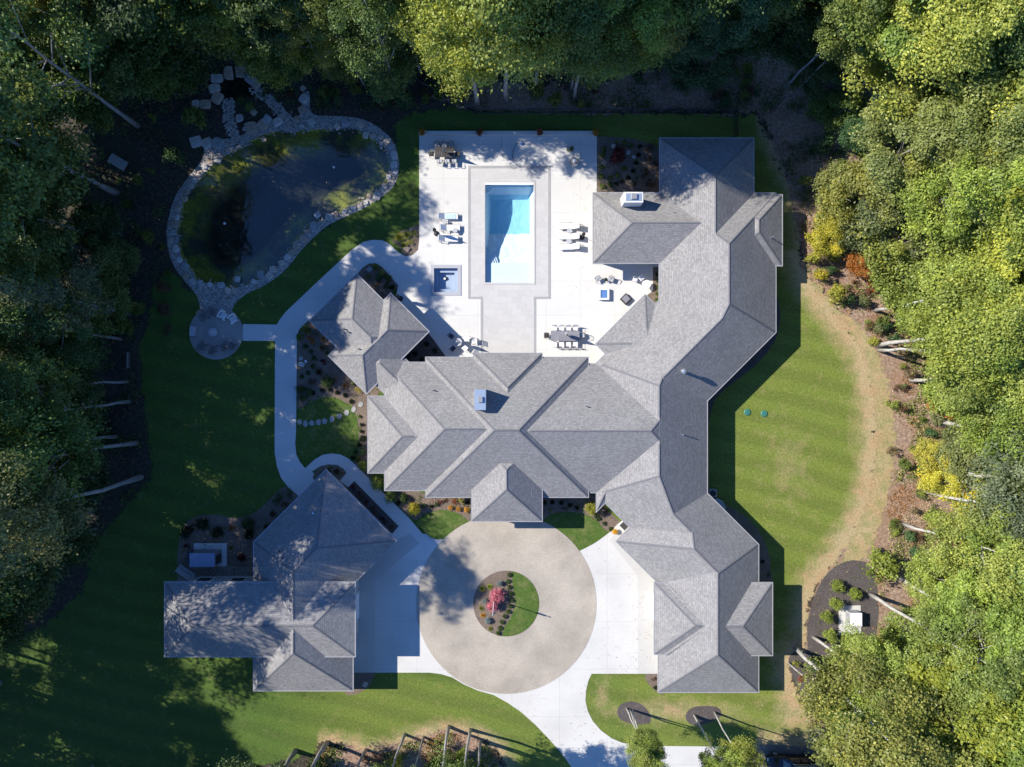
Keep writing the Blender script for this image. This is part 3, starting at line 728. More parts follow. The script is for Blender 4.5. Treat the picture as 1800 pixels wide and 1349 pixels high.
def wing_z(w, x, y):
    pl, pt, ze = ROOFS[w]; d = min(p*(a*x+b_*y-c) for (a, b_, c), p in zip(pl, pt))
    return ze+d if d >= 0 else -1
for (roof, w_, pl, pt, ze, faces2d) in CAPJOBS:
    caps = MB()
    for i in range(len(pl)):
        for j in range(i+1, len(pl)):
            pts = [p for p in faces2d[i] if abs(pt[i]*(pl[i][0]*p[0]+pl[i][1]*p[1]-pl[i][2]) - pt[j]*(pl[j][0]*p[0]+pl[j][1]*p[1]-pl[j][2])) < 1e-4]
            if len(pts) < 2: continue
            p, q = Vector(pts[0]), Vector(pts[-1])
            n = max(1, int((q-p).length/0.45)); t2 = (q-p).normalized() if (q-p).length > 1e-6 else None
            if t2 is None: continue
            sd2 = Vector((-t2.y, t2.x))
            ni = Vector((-pl[i][0]*pt[i], -pl[i][1]*pt[i], 1)); nj = Vector((-pl[j][0]*pt[j], -pl[j][1]*pt[j], 1))
            si = sd2 if ni.xy.dot(sd2) > nj.xy.dot(sd2) else -sd2
            ok = []
            for m_ in range(n):
                c_ = p.lerp(q, (m_+.5)/n); good = True
                for sg in (.22, -.22):
                    u = c_+si*sg; z0 = wing_z(w_, u.x, u.y)
                    if any(wing_z(o_, u.x, u.y) > z0+.03 for o_ in range(len(ROOFS)) if o_ != w_): good = False
                ok.append(good)
            hz = lambda s_: ze+pt[i]*(pl[i][0]*s_.x+pl[i][1]*s_.y-pl[i][2])
            m_ = 0
            while m_ < n:
                if not ok[m_]: m_ += 1; continue
                e_ = m_
                while e_ < n and ok[e_]: e_ += 1
                A2, B2 = p.lerp(q, m_/n), p.lerp(q, e_/n); A = Vector((*A2, hz(A2))); B = Vector((*B2, hz(B2))); m_ = e_
                wv = .10; up = Vector((0, 0, .018))
                e1 = Vector((*(si*wv), -ni.xy.dot(si)*wv*-1*-1)); e1.z = (pl[i][0]*si.x+pl[i][1]*si.y)*pt[i]*wv
                e2 = Vector((*(-si*wv), 0)); e2.z = -(pl[j][0]*si.x+pl[j][1]*si.y)*pt[j]*wv
                caps = MB(); caps.add([A+e1+up*.6, A+up, A+e2+up*.6, B+e1+up*.6, B+up, B+e2+up*.6, A+e1-up, A+e2-up, B+e1-up, B+e2-up],
                         [(0, 1, 4, 3), (1, 2, 5, 4), (0, 3, 8, 6), (2, 7, 9, 5), (0, 6, 7, 2, 1), (3, 4, 5, 9, 8)])
                if (B-A).length > .5: obj('ridge_cap', mesh('ridge_cap', caps.v, caps.f, M['ridgecap']), roof)
# windows and doors in the open stretches of wall, porch columns
def wall_inside(x, y, skip):
    return any(min(a*x+b_*y-c for (a, b_, c) in pl) > ins-.05 for k, (h_, pl, ins, f, ze) in enumerate(WALLS) if k != skip)
for k, (h_, pl, ins, f, ze) in enumerate(WALLS):
    for i in range(len(f)):
        A, B = Vector(f[i]), Vector(f[(i+1) % len(f)]); Lw = (B-A).length
        if Lw < 2.2: continue
        t = (B-A)/Lw; nrm = Vector((t.y, -t.x)); n = max(1, int(Lw/2.9)); rz = math.atan2(t.y, t.x)
        for q in range(n):
            c_ = A+t*Lw*(q+.5)/n
            if any(wall_inside(*(c_+t*o_+nrm*.3), k) for o_ in (-1.1, 0, 1.1)): continue
            pc = pix((c_.x, c_.y, 0)); gd = (615 < pc[0] < 640 and 1040 < pc[1] < 1150) or (1130 < pc[0] < 1170 and 1030 < pc[1] < 1150)
            wd, hg, zc = (2.4, 2.2, 1.12) if gd else (1.3, 1.35, 1.5)
            m_ = Matrix.Rotation(rz, 3, 'Z')
            o = MB().box((c_.x+nrm.x*.02, c_.y+nrm.y*.02, zc), (wd, .06, hg), m=m_).build('garage_door' if gd else 'window', M['white'] if gd else M['glass'], h_)
            b = MB()
            for (dx, dz, wx, wz) in ((0, hg/2+.04, wd+.16, .08), (0, -hg/2-.04, wd+.16, .08), (-wd/2-.04, 0, .08, hg), (wd/2+.04, 0, .08, hg)):
                p_ = c_+t*dx+nrm*.03; b.box((p_.x, p_.y, zc+dz), (wx, .1, wz), m=m_)
            b.build('frame', M['white'], o)
for px_, py_ in ((839, 897), (943, 897), (839, 876), (943, 876)):
    v = P(px_, py_); MB().lathe((v.x, v.y, 0), [(.3, 0), (.3, .9), (.2, .92), (.17, 3.5), (.22, 3.6)], 16).build('column', M['white'], mansion)
v = P(891, 868); MB().box((v.x, v.y+.36, 1.15), (1.7, .08, 2.3)).build('door', M['beige'], mansion)
# chimneys, vents
def chimney(px, py, w_, d_, ztop, zbase, label):
    pass
def box_part(name, house, px, py, ztop, wx, wy, zb, mat):
    c = P(px, py, ztop)
    return MB().box((c.x, c.y, (ztop+zb)/2), (wx, wy, ztop-zb), bev=0.02).build(name, mat, house)
c = P(844, 703, 7.4)
ch = MB().box((c.x, c.y, 6.2), (0.95, 1.75, 2.3), bev=0.03).build('chimney', M['brick'], mansion)
MB().box((c.x, c.y, 7.39), (1.0, 1.8, 0.10), bev=0.02).build('chimney_cap', M['cap'], ch)
MB().box((c.x+0.02, c.y+0.02, 7.54), (0.42, 0.5, 0.2), bev=0.02).build('flue', M['grey'], ch)
c = P(1114, 347, 5.7)
ch = MB().box((c.x, c.y, 4.2), (1.72, 0.95, 3.0), bev=0.03).build('chimney', M['brick'], mansion)
MB().box((c.x, c.y, 5.68), (1.42, 0.68, 0.12), bev=0.02).build('chimney_cap', M['cap'], ch)
MB().box((c.x+0.02, c.y+0.05, 5.83), (0.5, 0.5, 0.2), bev=0.02).build('flue', M['grey'], ch)
def vent(px, py, h, r, mat, house=mansion, hat=False):
    v = P(px, py, 5.3); z = roof_z(v.x, v.y) or 5.0
    v = P(px, py, z); 
    b_ = MB().tube([(v.x, v.y, z-0.3), (v.x, v.y, z+h)], r, 10)
    if hat: b_.lathe((v.x, v.y, z+h-0.02), [(r*1.7, 0), (r*1.75, 0.08), (r*0.9, 0.2), (0.02, 0.22)], 14)
    b_.build('vent_pipe', mat, house)
vent(1199, 653, 0.75, 0.14, M['steel'], hat=True)
vent(1200, 764.5, 0.28, 0.05, M['steel']); vent(763, 686.5, 0.35, 0.05, M['black']); vent(1031.5, 715, 0.35, 0.05, M['black'])
vent(605.5, 579, 0.3, 0.06, M['black']); vent(612, 584, 0.3, 0.06, M['black']); vent(631, 614, 0.3, 0.05, M['black']); vent(1357, 417, 0.35, 0.05, M['steel'])
vent(552, 901.5, 0.35, 0.09, M['steel'], garage); vent(491, 970, 0.25, 0.07, M['black'], garage); vent(496.5, 981, 0.25, 0.07, M['black'], garage)

# ------------------------------------------------------------------ pool and spa
def pool():
    root = empty('swimming_pool', P(895, 410)); tag(root, 'long rectangular drained swimming pool of pale blue plaster in the patio', 'pool')
    x0, x1, y0, y1 = 852.8, 937.8, 322.0, 497.0
    def zf(x, y):
        if y > 461: return -0.42
        dx = min(x-x0, x1-x); dy = y-y0
        if y > 430: base = -0.95 - 0.3*(461-y)/31
        elif y > 390: base = -1.25 - 0.75*(430-y)/40
        else: base = -2.0 - 0.25*min(1, (390-y)/25)
        # sloped hopper sides
        side = -0.95 - 1.35*max(0, min(1, dx/9.0))
        end = -0.9 - 1.4*max(0, min(1, (dy-3)/16.0))
        rc = 0
        return max(base, side if y < 430 else base, end)
    gx = list(np.linspace(x0, x1, 60)); gy = list(np.linspace(y0, 460.9, 96)) + list(np.linspace(461.1, y1, 12))
    vs = []; fs = []
    W2C = lambda x, y, z: Vector(((x-CX)*MPP, -(y-CY)*MPP, z))
    for y in gy:
        for x in gx:
            z = zf(x, y)
            if y < 461 and 8 < x-x0 < 77: z += 0.05*mnoise.noise((x*0.09, y*0.09, 1.0)) + 0.02*mnoise.noise((x*0.4, y*0.4, 5.0))
            vs.append(W2C(x, y, z))
    n = len(gx)
    for j in range(len(gy)-1):
        for i in range(n-1): fs.append((j*n+i, (j+1)*n+i, (j+1)*n+i+1, j*n+i+1))
    # vertical walls up to the deck
    def wall_strip(idx):
        b0 = len(vs)
        for i in idx: p = vs[i]; vs.append(Vector((p.x, p.y, 0.05)))
        for a in range(len(idx)-1): fs.append((idx[a], idx[a+1], b0+a+1, b0+a))
    m = len(gy)
    wall_strip(list(range(n))); wall_strip([(m-1)*n+i for i in range(n)]); wall_strip([j*n for j in range(m)]); wall_strip([j*n+n-1 for j in range(m)])
    me = mesh('basin', vs, fs, M['plaster']); obj('basin', me, root, None).matrix_parent_inverse = root.matrix_world.inverted()
    return root, W2C
def child_abs(o, root):
    """parent geometry that was built in world coordinates to an Empty standing elsewhere"""
    o.parent = root; o.matrix_parent_inverse = Matrix.Translation(-Vector(root.location)); return o
pl_root, W2C = pool()
for o in pl_root.children: o.matrix_parent_inverse = Matrix.Translation(-Vector(pl_root.location))
for h_ in (mansion, garage):
    for o in h_.children: o.matrix_parent_inverse = Matrix.Translation(-Vector(h_.location))
wq = [W2C(853, 323, -1.72), W2C(937.6, 323, -1.72), W2C(937.6, 440, -1.72), W2C(853, 440, -1.72)]
child_abs(obj('water', mesh('water', wq, [(3, 2, 1, 0)], water_mat('pool_water_surface', (0.66, 0.88, 0.96), (), 0.02))), pl_root)
cp = MB()
a = P(849.5, 318); b_ = P(941, 500.5); i0 = P(852.8, 322); i1 = P(937.8, 497)
for (xa, ya, xb, yb) in ((a.x, i0.y, b_.x, a.y), (a.x, b_.y, b_.x, i1.y), (a.x, i1.y, i0.x, i0.y), (i1.x, i1.y, b_.x, i0.y)):
    cp.box(((xa+xb)/2, (ya+yb)/2, 0.06), (abs(xb-xa), abs(yb-ya), 0.05))
child_abs(cp.build('coping', M['coping']), pl_root)
v0 = P(895.3, 323.8)
child_abs(MB().box((v0.x, v0.y, 0.075), (4.66, 0.19, 0.05), bev=0.01).build('cover_lid', M['white']), pl_root)
def qsteps(px, py, radii, z0, dz, name, a0, a1):
    c = W2C(px, py, 0)
    for i, r in enumerate(radii):
        b = MB(); n = 22; zt = z0 - dz*i
        top = [(c.x, c.y, zt)] + [(c.x+r*math.cos(rad(a0+(a1-a0)*k/n)), c.y+r*math.sin(rad(a0+(a1-a0)*k/n)), zt) for k in range(n+1)]
        bot = [(x, y, zt-dz-0.25) for x, y, z in top]; q = len(top)
        b.add(top+bot, [tuple(range(q)), tuple(range(2*q-1, q-1, -1))] + [(k, k+q, k+1+q, k+1) for k in range(q-1)])
        child_abs(b.build('step', M['plaster']), pl_root)
qsteps(853, 322.5, [0.28, 0.48, 0.66], -0.55, 0.22, 'step', -90, 0)
qsteps(853, 462, [0.55, 0.8, 1.02, 1.22], -0.42, 0.12, 'step', 0, 90)
sp_root = empty('hot_tub', P(784, 493)); tag(sp_root, 'sunken square blue hot tub left of the pool, drained, in dappled shade', 'hot tub')
sv = []; sx0, sy0 = P(763, 472).xy; sx1, sy1 = P(804.5, 514).xy
b = MB(); zb = -0.85
b.add([(sx0, sy1, zb), (sx1, sy1, zb), (sx1, sy0, zb), (sx0, sy0, zb), (sx0, sy1, .05), (sx1, sy1, .05), (sx1, sy0, .05), (sx0, sy0, .05)], [(0, 1, 2, 3), (0, 4, 5, 1), (1, 5, 6, 2), (2, 6, 7, 3), (3, 7, 4, 0)])
child_abs(b.build('basin', M['spa']), sp_root)
b = MB()
for (xa, ya, xb, yb) in ((sx0, sy1, sx0+.35, sy0), (sx1-.35, sy1, sx1, sy0), (sx0+.35, sy0-.35, sx1-.35, sy0), (sx0+.35, sy1, sx1-.35, sy1+.35)):
    b.box(((xa+xb)/2, (ya+yb)/2, -0.62), (abs(xb-xa)-.004, abs(yb-ya)-.004, 0.44))
child_abs(b.build('seat', M['spa']), sp_root)
b = MB(); o_ = 0.33
for (xa, ya, xb, yb) in ((sx0-o_, sy1-o_, sx0, sy0+o_), (sx1, sy1-o_, sx1+o_, sy0+o_), (sx0, sy0, sx1, sy0+o_), (sx0, sy1-o_, sx1, sy1)):
    b.box(((xa+xb)/2, (ya+yb)/2, 0.07), (abs(xb-xa), abs(yb-ya), 0.05))
M['spacope'] = plain('spa_coping_stone', (0.36, 0.37, 0.40), 0.8, var=0.08, scale=2)
child_abs(b.build('coping', M['spacope']), sp_root)
v0 = P(781.5, 488)
r_ = empty('pool_cleaner', (v0.x, v0.y, -0.85), 0.5); tag(r_, 'small black and pale robot cleaner on a cord inside the hot tub', 'pool cleaner')
MB().box((0, 0, .1), (.36, .3, .16), bev=.05).build('body', M['black'], r_)
MB().box((-.05, 0, .2), (.2, .2, .06), bev=.02).build('cover', M['white'], r_)

# ------------------------------------------------------------------ trees and shrubs
LEAFV = np.array([(-0.5, 0, 0), (0, -0.32, 0.04), (0.5, 0, 0), (0, 0.32, 0.04)])
def leaves_mesh(name, pos, nrm, size, rng, var=None):
    n = len(pos)
    nrm = nrm/np.maximum(1e-6, np.linalg.norm(nrm, axis=1))[:, None]
    a = np.cross(nrm, rng.normal(size=(n, 3))); a /= np.maximum(1e-6, np.linalg.norm(a, axis=1))[:, None]
    b_ = np.cross(nrm, a)
    V = (pos[:, None, :] + size[:, None, None]*(LEAFV[None, :, 0:1]*a[:, None, :] + LEAFV[None, :, 1:2]*b_[:, None, :] + LEAFV[None, :, 2:3]*nrm[:, None, :]))
    V = V.reshape(-1, 3)
    me = bpy.data.meshes.new(name)
    me.vertices.add(4*n); me.vertices.foreach_set('co', V.astype(np.float32).ravel())
    me.loops.add(4*n); me.loops.foreach_set('vertex_index', np.arange(4*n, dtype=np.int32))
    me.polygons.add(n); me.polygons.foreach_set('loop_start', np.arange(0, 4*n, 4, dtype=np.int32)); me.polygons.foreach_set('loop_total', np.full(n, 4, np.int32))
    me.materials.append(M['leaf'])
    at = me.attributes.new('leafvar', 'FLOAT', 'POINT')
    at.data.foreach_set('value', np.repeat(var if var is not None else rng.random(n), 4).astype(np.float32))
    me.update(calc_edges=True); me.validate()
    return me
def crown(seed, rx, zlo, zhi, nclump, nleaf, leaf, rc, shape='oak'):
    rng = np.random.default_rng(seed)
    zc, hz = (zlo+zhi)/2, (zhi-zlo)/2
    cs = []
    while len(cs) < nclump:
        u = rng.normal(size=3); u /= np.linalg.norm(u)
        r = rng.uniform(0.45, 1.0)**0.6
        p = u*r
        if shape == 'oak': wd = 1.0 if p[2] < 0.1 else 1-0.35*p[2]
        elif shape == 'cone': wd = max(0.1, (1-p[2])/1.5)
        else: wd = 1
        p = np.array([p[0]*rx*wd, p[1]*rx*wd, zc+p[2]*hz])
        if p[2] < zlo or mnoise.noise(Vector(p*0.33)+Vector((seed*1.7, 0, 0))) < -0.16: continue
        cs.append(p)
    pos = []; nr = []; var = []
    lob = rng.normal(size=(3,))
    for cpt in cs:
        k = int(nleaf*rng.uniform(0.6, 1.3)); r0 = rc*rng.uniform(0.6, 1.35)
        u = rng.normal(size=(k, 3)); u /= np.linalg.norm(u, axis=1)[:, None]
        u[:, 2] = np.where(u[:, 2] < -0.3, -u[:, 2]*0.5, u[:, 2])
        rr = r0*rng.uniform(0.25, 1.0, size=(k, 1))**0.6; rr = rr*np.where(rng.random((k, 1)) < .12, rng.uniform(1.1, 1.7, (k, 1)), 1.0)
        ax_ = rng.normal(size=3)*np.array([1, 1, .5]); ax_ /= np.linalg.norm(ax_)
        d = u*rr*np.array([1.05, 1.05, 0.66]); d = d+np.outer(d@ax_, ax_)*rng.uniform(0.0, .8)
        pos.append(cpt+d)
        nr.append(u*0.75+np.array([0, 0, 0.45])+rng.normal(size=(k, 3))*0.55)
        cv = rng.uniform(-0.22, 0.22)
        var.append(np.clip(0.45+cv+rng.normal(size=k)*0.17, 0, 1))
    pos = np.vstack(pos); nr = np.vstack(nr); var = np.concatenate(var)
    return leaves_mesh('crown', pos, nr, leaf*rng.uniform(0.6, 1.35, len(pos)), rng, var), cs
def trunk_mesh(seed, H, r0, cs, top, nl=9, thin=1.0):
    rg_ = random.Random(seed); b = MB()
    pts = []; x = y = 0.0; n = 9
    for i in range(n):
        z = top*i/(n-1); pts.append(Vector((x, y, z-0.15 if i == 0 else z))); x += rg_.uniform(-.16, .16)*thin; y += rg_.uniform(-.16, .16)*thin
    rs = [r0*(1.35 if i == 0 else 1)*(1-0.82*i/(n-1)) for i in range(n)]
    b.tube(pts, rs, 9)
    cand = list(cs); rg_.shuffle(cand)
    for cpt in cand[:nl]:
        e = Vector(cpt); zz = max(top*0.35, e.z-abs(e.xy.length)*rg_.uniform(0.6, 1.1))
        zz = min(zz, top*0.93); f = zz/top*(n-1); i = int(f); s = pts[i].lerp(pts[min(i+1, n-1)], f-i)
        r1 = r0*(1-0.82*zz/top)*0.55; mid = s.lerp(e, 0.5)+Vector((rg_.uniform(-.3, .3), rg_.uniform(-.3, .3), rg_.uniform(0, .5)))
        b.tube([s, mid, e], [r1, r1*0.65, r1*0.25], 6)
        for _ in range(2):
            t = rg_.uniform(0.4, 0.9); q = mid.lerp(e, t); b.tube([q, q+Vector((rg_.uniform(-1, 1), rg_.uniform(-1, 1), rg_.uniform(-.1, .8)))], [r1*0.3, 0.012], 4)
    return b.mesh('trunk', M['bark'], True)
PROTO = {}
def make_proto(kind, seed, H, rx, zlo, ncl, nlf, leaf, rc, r0, shape='oak', nl=16):
    cm, cs = crown(seed, rx, zlo, H, ncl, nlf, leaf, rc, shape)
    tm = trunk_mesh(seed, H, r0, cs, H*0.86, nl)
    PROTO.setdefault(kind, []).append((cm, tm, H))
for i in range(6): make_proto('oak', 100+i, 21.0, 4.7, 6.5+i*0.7, 70+6*(i % 3), (470, 400, 360)[i % 3], (0.19, 0.22, 0.25)[i % 3], (0.85, 1.05, 1.2)[(i+1) % 3], 0.22)
for i in range(3): make_proto('slim', 200+i, 22.0, 3.1, 8.5+i, 50, 400, 0.20, 0.9, 0.165)
for i in range(2): make_proto('loose', 300+i, 20.0, 3.9, 6.5, 40, 330, 0.19, 0.95, 0.16, nl=18)
for i in range(2): make_proto('pine', 400+i, 20.0, 3.4, 4.0, 76, 330, 0.18, 0.9, 0.24, 'cone', 12)
for i in range(2): make_proto('small', 500+i, 5.0, 1.7, 0.9, 38, 200, 0.17, 0.52, 0.07, nl=8)
for i in range(2): make_proto('low', 520+i, 10.0, 3.1, 1.6, 52, 300, 0.24, 0.95, 0.12, nl=12)
# shrubs
SHRUB = {}
def make_shrub(kind, seed, rx, h, ncl, nlf, leaf, rc, lo=0.05):
    cm, cs = crown(seed, rx, lo, h, ncl, nlf, leaf, rc, 'ball'); cm.name = kind; SHRUB.setdefault(kind, []).append(cm)
for i in range(2): make_shrub('round', 600+i, 0.78, 1.2, 40, 70, 0.13, 0.34)
for i in range(2): make_shrub('bush', 620+i, 0.8, 1.3, 26, 60, 0.17, 0.36)
for i in range(2): make_shrub('airy', 640+i, 0.85, 0.8, 22, 34, 0.12, 0.30)
def grass_tuft(seed):
    rng = np.random.default_rng(seed); n = 420
    th = rng.uniform(0, 2*np.pi, n); rr = rng.uniform(0.05, 1.0, n)
    base = np.stack([0.12*np.cos(th), 0.12*np.sin(th), np.zeros(n)], 1); tip = np.stack([rr*np.cos(th), rr*np.sin(th), 0.75*(1.1-0.75*rr)], 1)
    side = np.stack([-np.sin(th), np.cos(th), np.zeros(n)], 1)*0.022
    mid = base*0.45+tip*0.55+np.array([0, 0, 0.16])
    V = np.stack([base, mid-side, tip, mid+side], 1).reshape(-1, 3)
    me = bpy.data.meshes.new('grass_tuft'); me.from_pydata(V.tolist(), [], [(4*i, 4*i+1, 4*i+2, 4*i+3) for i in range(n)])
    me.materials.append(M['leaf']); at = me.attributes.new('leafvar', 'FLOAT', 'POINT'); at.data.foreach_set('value', np.repeat(rng.random(n), 4).astype(np.float32))
    return me
SHRUB['tuft'] = [grass_tuft(660), grass_tuft(661)]

ANCH = [  # (px, py, phrase) for wording where a plant or stone stands
 (30,30,'in the top left corner'),(170,60,'along the top edge, left'),(330,60,'along the top edge above the pond'),(470,60,'above the stepped stream'),(600,60,'along the top edge above the lawn'),
 (760,60,'along the top edge above the patio'),(900,60,'above the black fence, left part'),(1050,60,'above the black fence, middle part'),(1200,60,'above the black fence, right part'),(1330,70,'above the north wing of the roof'),
 (1450,60,'along the top edge, right'),(1600,60,'along the top edge, far right'),(1760,60,'in the top right corner'),(1560,250,'right of the north wing'),(1740,250,'on the upper right edge'),(1620,420,'right of the north east roof bay'),
 (1760,420,'on the right edge, upper middle'),(1620,580,'behind the right lawn, upper part'),(1760,600,'on the right edge at mid height'),(1680,740,'behind the right lawn'),(1770,780,'on the right edge, lower middle'),
 (1680,880,'by the pale trunks, right'),(1770,950,'on the lower right edge'),(1640,1020,'behind the utility cabinet'),(1560,1160,'below the utility cabinet'),(1740,1120,'far right of the utility cabinet'),
 (1480,1270,'right of the parked car'),(1620,1300,'on the bottom edge, right'),(1770,1310,'in the bottom right corner'),(1130,1320,'over the driveway exit'),(1280,1330,'left of the parked car'),
 (800,1330,'left of the driveway exit'),(640,1335,'on the bottom edge below the garage'),(480,1335,'on the bottom edge, left of centre'),(300,1335,'on the bottom edge, left'),(60,1320,'in the bottom left corner'),
 (60,1150,'on the lower left edge'),(60,960,'on the left edge by the garage'),(150,830,'among the leaning trunks, left'),(50,760,'on the left edge at mid height'),(120,640,'left of the fire pit terrace'),
 (60,520,'on the left edge left of the pond'),(170,440,'in the dark wood by the pond'),(60,330,'on the upper left edge'),(170,220,'near the stone slab on the left'),(290,240,'between the stone slab and the pond'),
]
def where(px, py): return min(ANCH, key=lambda a: (a[0]-px)**2+(a[1]-py)**2)[2]
LEAFC = {  # name: (albedo, word)
 'mid': ((0.155, 0.21, 0.052), 'green'), 'olive': ((0.265, 0.285, 0.075), 'olive green'), 'lime': ((0.275, 0.335, 0.07), 'bright green'), 'dark': ((0.08, 0.125, 0.036), 'dark green'),
 'yellow': ((0.50, 0.44, 0.06), 'yellow'), 'ygreen': ((0.39, 0.395, 0.075), 'yellow green'), 'orange': ((0.44, 0.17, 0.05), 'orange'), 'red': ((0.34, 0.09, 0.045), 'red'),
 'teal': ((0.085, 0.155, 0.065), 'bluish green'), 'brown': ((0.15, 0.095, 0.06), 'brown'), 'greygreen': ((0.20, 0.225, 0.10), 'grey green'), 'darkred': ((0.12, 0.03, 0.03), 'dark red'),
 'blue': ((0.24, 0.30, 0.32), 'silvery blue'), 'pink': ((0.74, 0.26, 0.34), 'pink'), 'gold': ((0.55, 0.30, 0.05), 'golden'), 'deep': ((0.022, 0.040, 0.016), 'blackish green'), 'tan': ((0.28, 0.22, 0.13), 'tan'),
}
THINGS = []     # (object, base label, px, py) to be made unique at the end
BARKC = [(0.30, 0.28, 0.255), (0.24, 0.22, 0.20), (0.36, 0.34, 0.31)]
TN = [0]
def tree(px, py, kind='oak', colour='mid', H=20.0, wide=1.0, bark=None, lean=0.0, group='trees of the surrounding wood'):
    """px,py: the foot of the trunk on the ground"""
    TN[0] += 1
    pr = PROTO[kind][TN[0] % len(PROTO[kind])]; s = H/pr[2]
    o = empty('tree' if kind != 'pine' else 'pine_tree', P(px, py), R.uniform(0, 6.28))
    o.scale = (s*wide*R.uniform(.88, 1.14), s*wide*R.uniform(.88, 1.14), s)
    if lean: o.rotation_euler = (R.uniform(-lean, lean), R.uniform(-lean, lean), o.rotation_euler.z)
    t = obj('trunk', pr[1], o); c = obj('crown', pr[0], o)
    a, word = LEAFC[colour]; j = R.uniform(0.82, 1.18); k = R.uniform(0.9, 1.1)
    c.color = (a[0]*j*k, a[1]*j, a[2]*j*R.uniform(0.8, 1.2), 1)
    bc = bark or R.choice(BARKC); t.color = (*bc, 1)
    v = P(px, py); zc = H*0.66; q = (CX+(px-CX)/(1-zc/HCAM), CY+(py-CY)/(1-zc/HCAM))
    kw = {'oak': 'broad-crowned tree', 'slim': 'slender tall tree', 'loose': 'open-crowned tree', 'pine': 'soft-needled pine', 'small': 'young tree', 'low': 'low bushy tree'}[kind]
    inside = -20 < q[0] < 1820 and -20 < q[1] < 1370
    wh = where(min(max(q[0], 0), 1800), min(max(q[1], 0), 1349)) if inside else None
    tag(o, None, 'tree', group)
    if wh: THINGS.append((o, f"{word} {kw} {wh}", q[0], q[1]))
    else: tag(o, 'forest tree standing just outside the picture', 'tree', 'trees outside the picture')
    return o
def shrub(px, py, rpx, colour, kind='bush', h=None, place='', noun='shrub', group=None, hs=None):
    me = R.choice(SHRUB[kind]); r0 = 0.85
    s = rpx*MPP/ (1.12 if kind == 'round' else 1.0 if kind == 'tuft' else 1.15)
    o = obj(noun.replace(' ', '_'), me, None, P(px, py), R.uniform(0, 6.28))
    sz = (h/1.25) if h else s*0.95
    e_ = R.uniform(.82, 1.22) if kind in ('bush', 'airy') else 1.0
    o.scale = (s*e_, s/e_, sz)
    a, word = LEAFC[colour]; j = R.uniform(0.85, 1.15); o.color = (a[0]*j, a[1]*j, a[2]*j, 1)
    tag(o, None, noun, group)
    size = 'small' if rpx < 6 else 'medium' if rpx < 12 else 'large'
    look = {'round': 'clipped', 'bush': 'bushy', 'airy': 'twiggy', 'tuft': 'spiky'}[kind]
    THINGS.append((o, f"{size} {look} {word} {noun} {place or where(px, py)}", px, py))
    return o

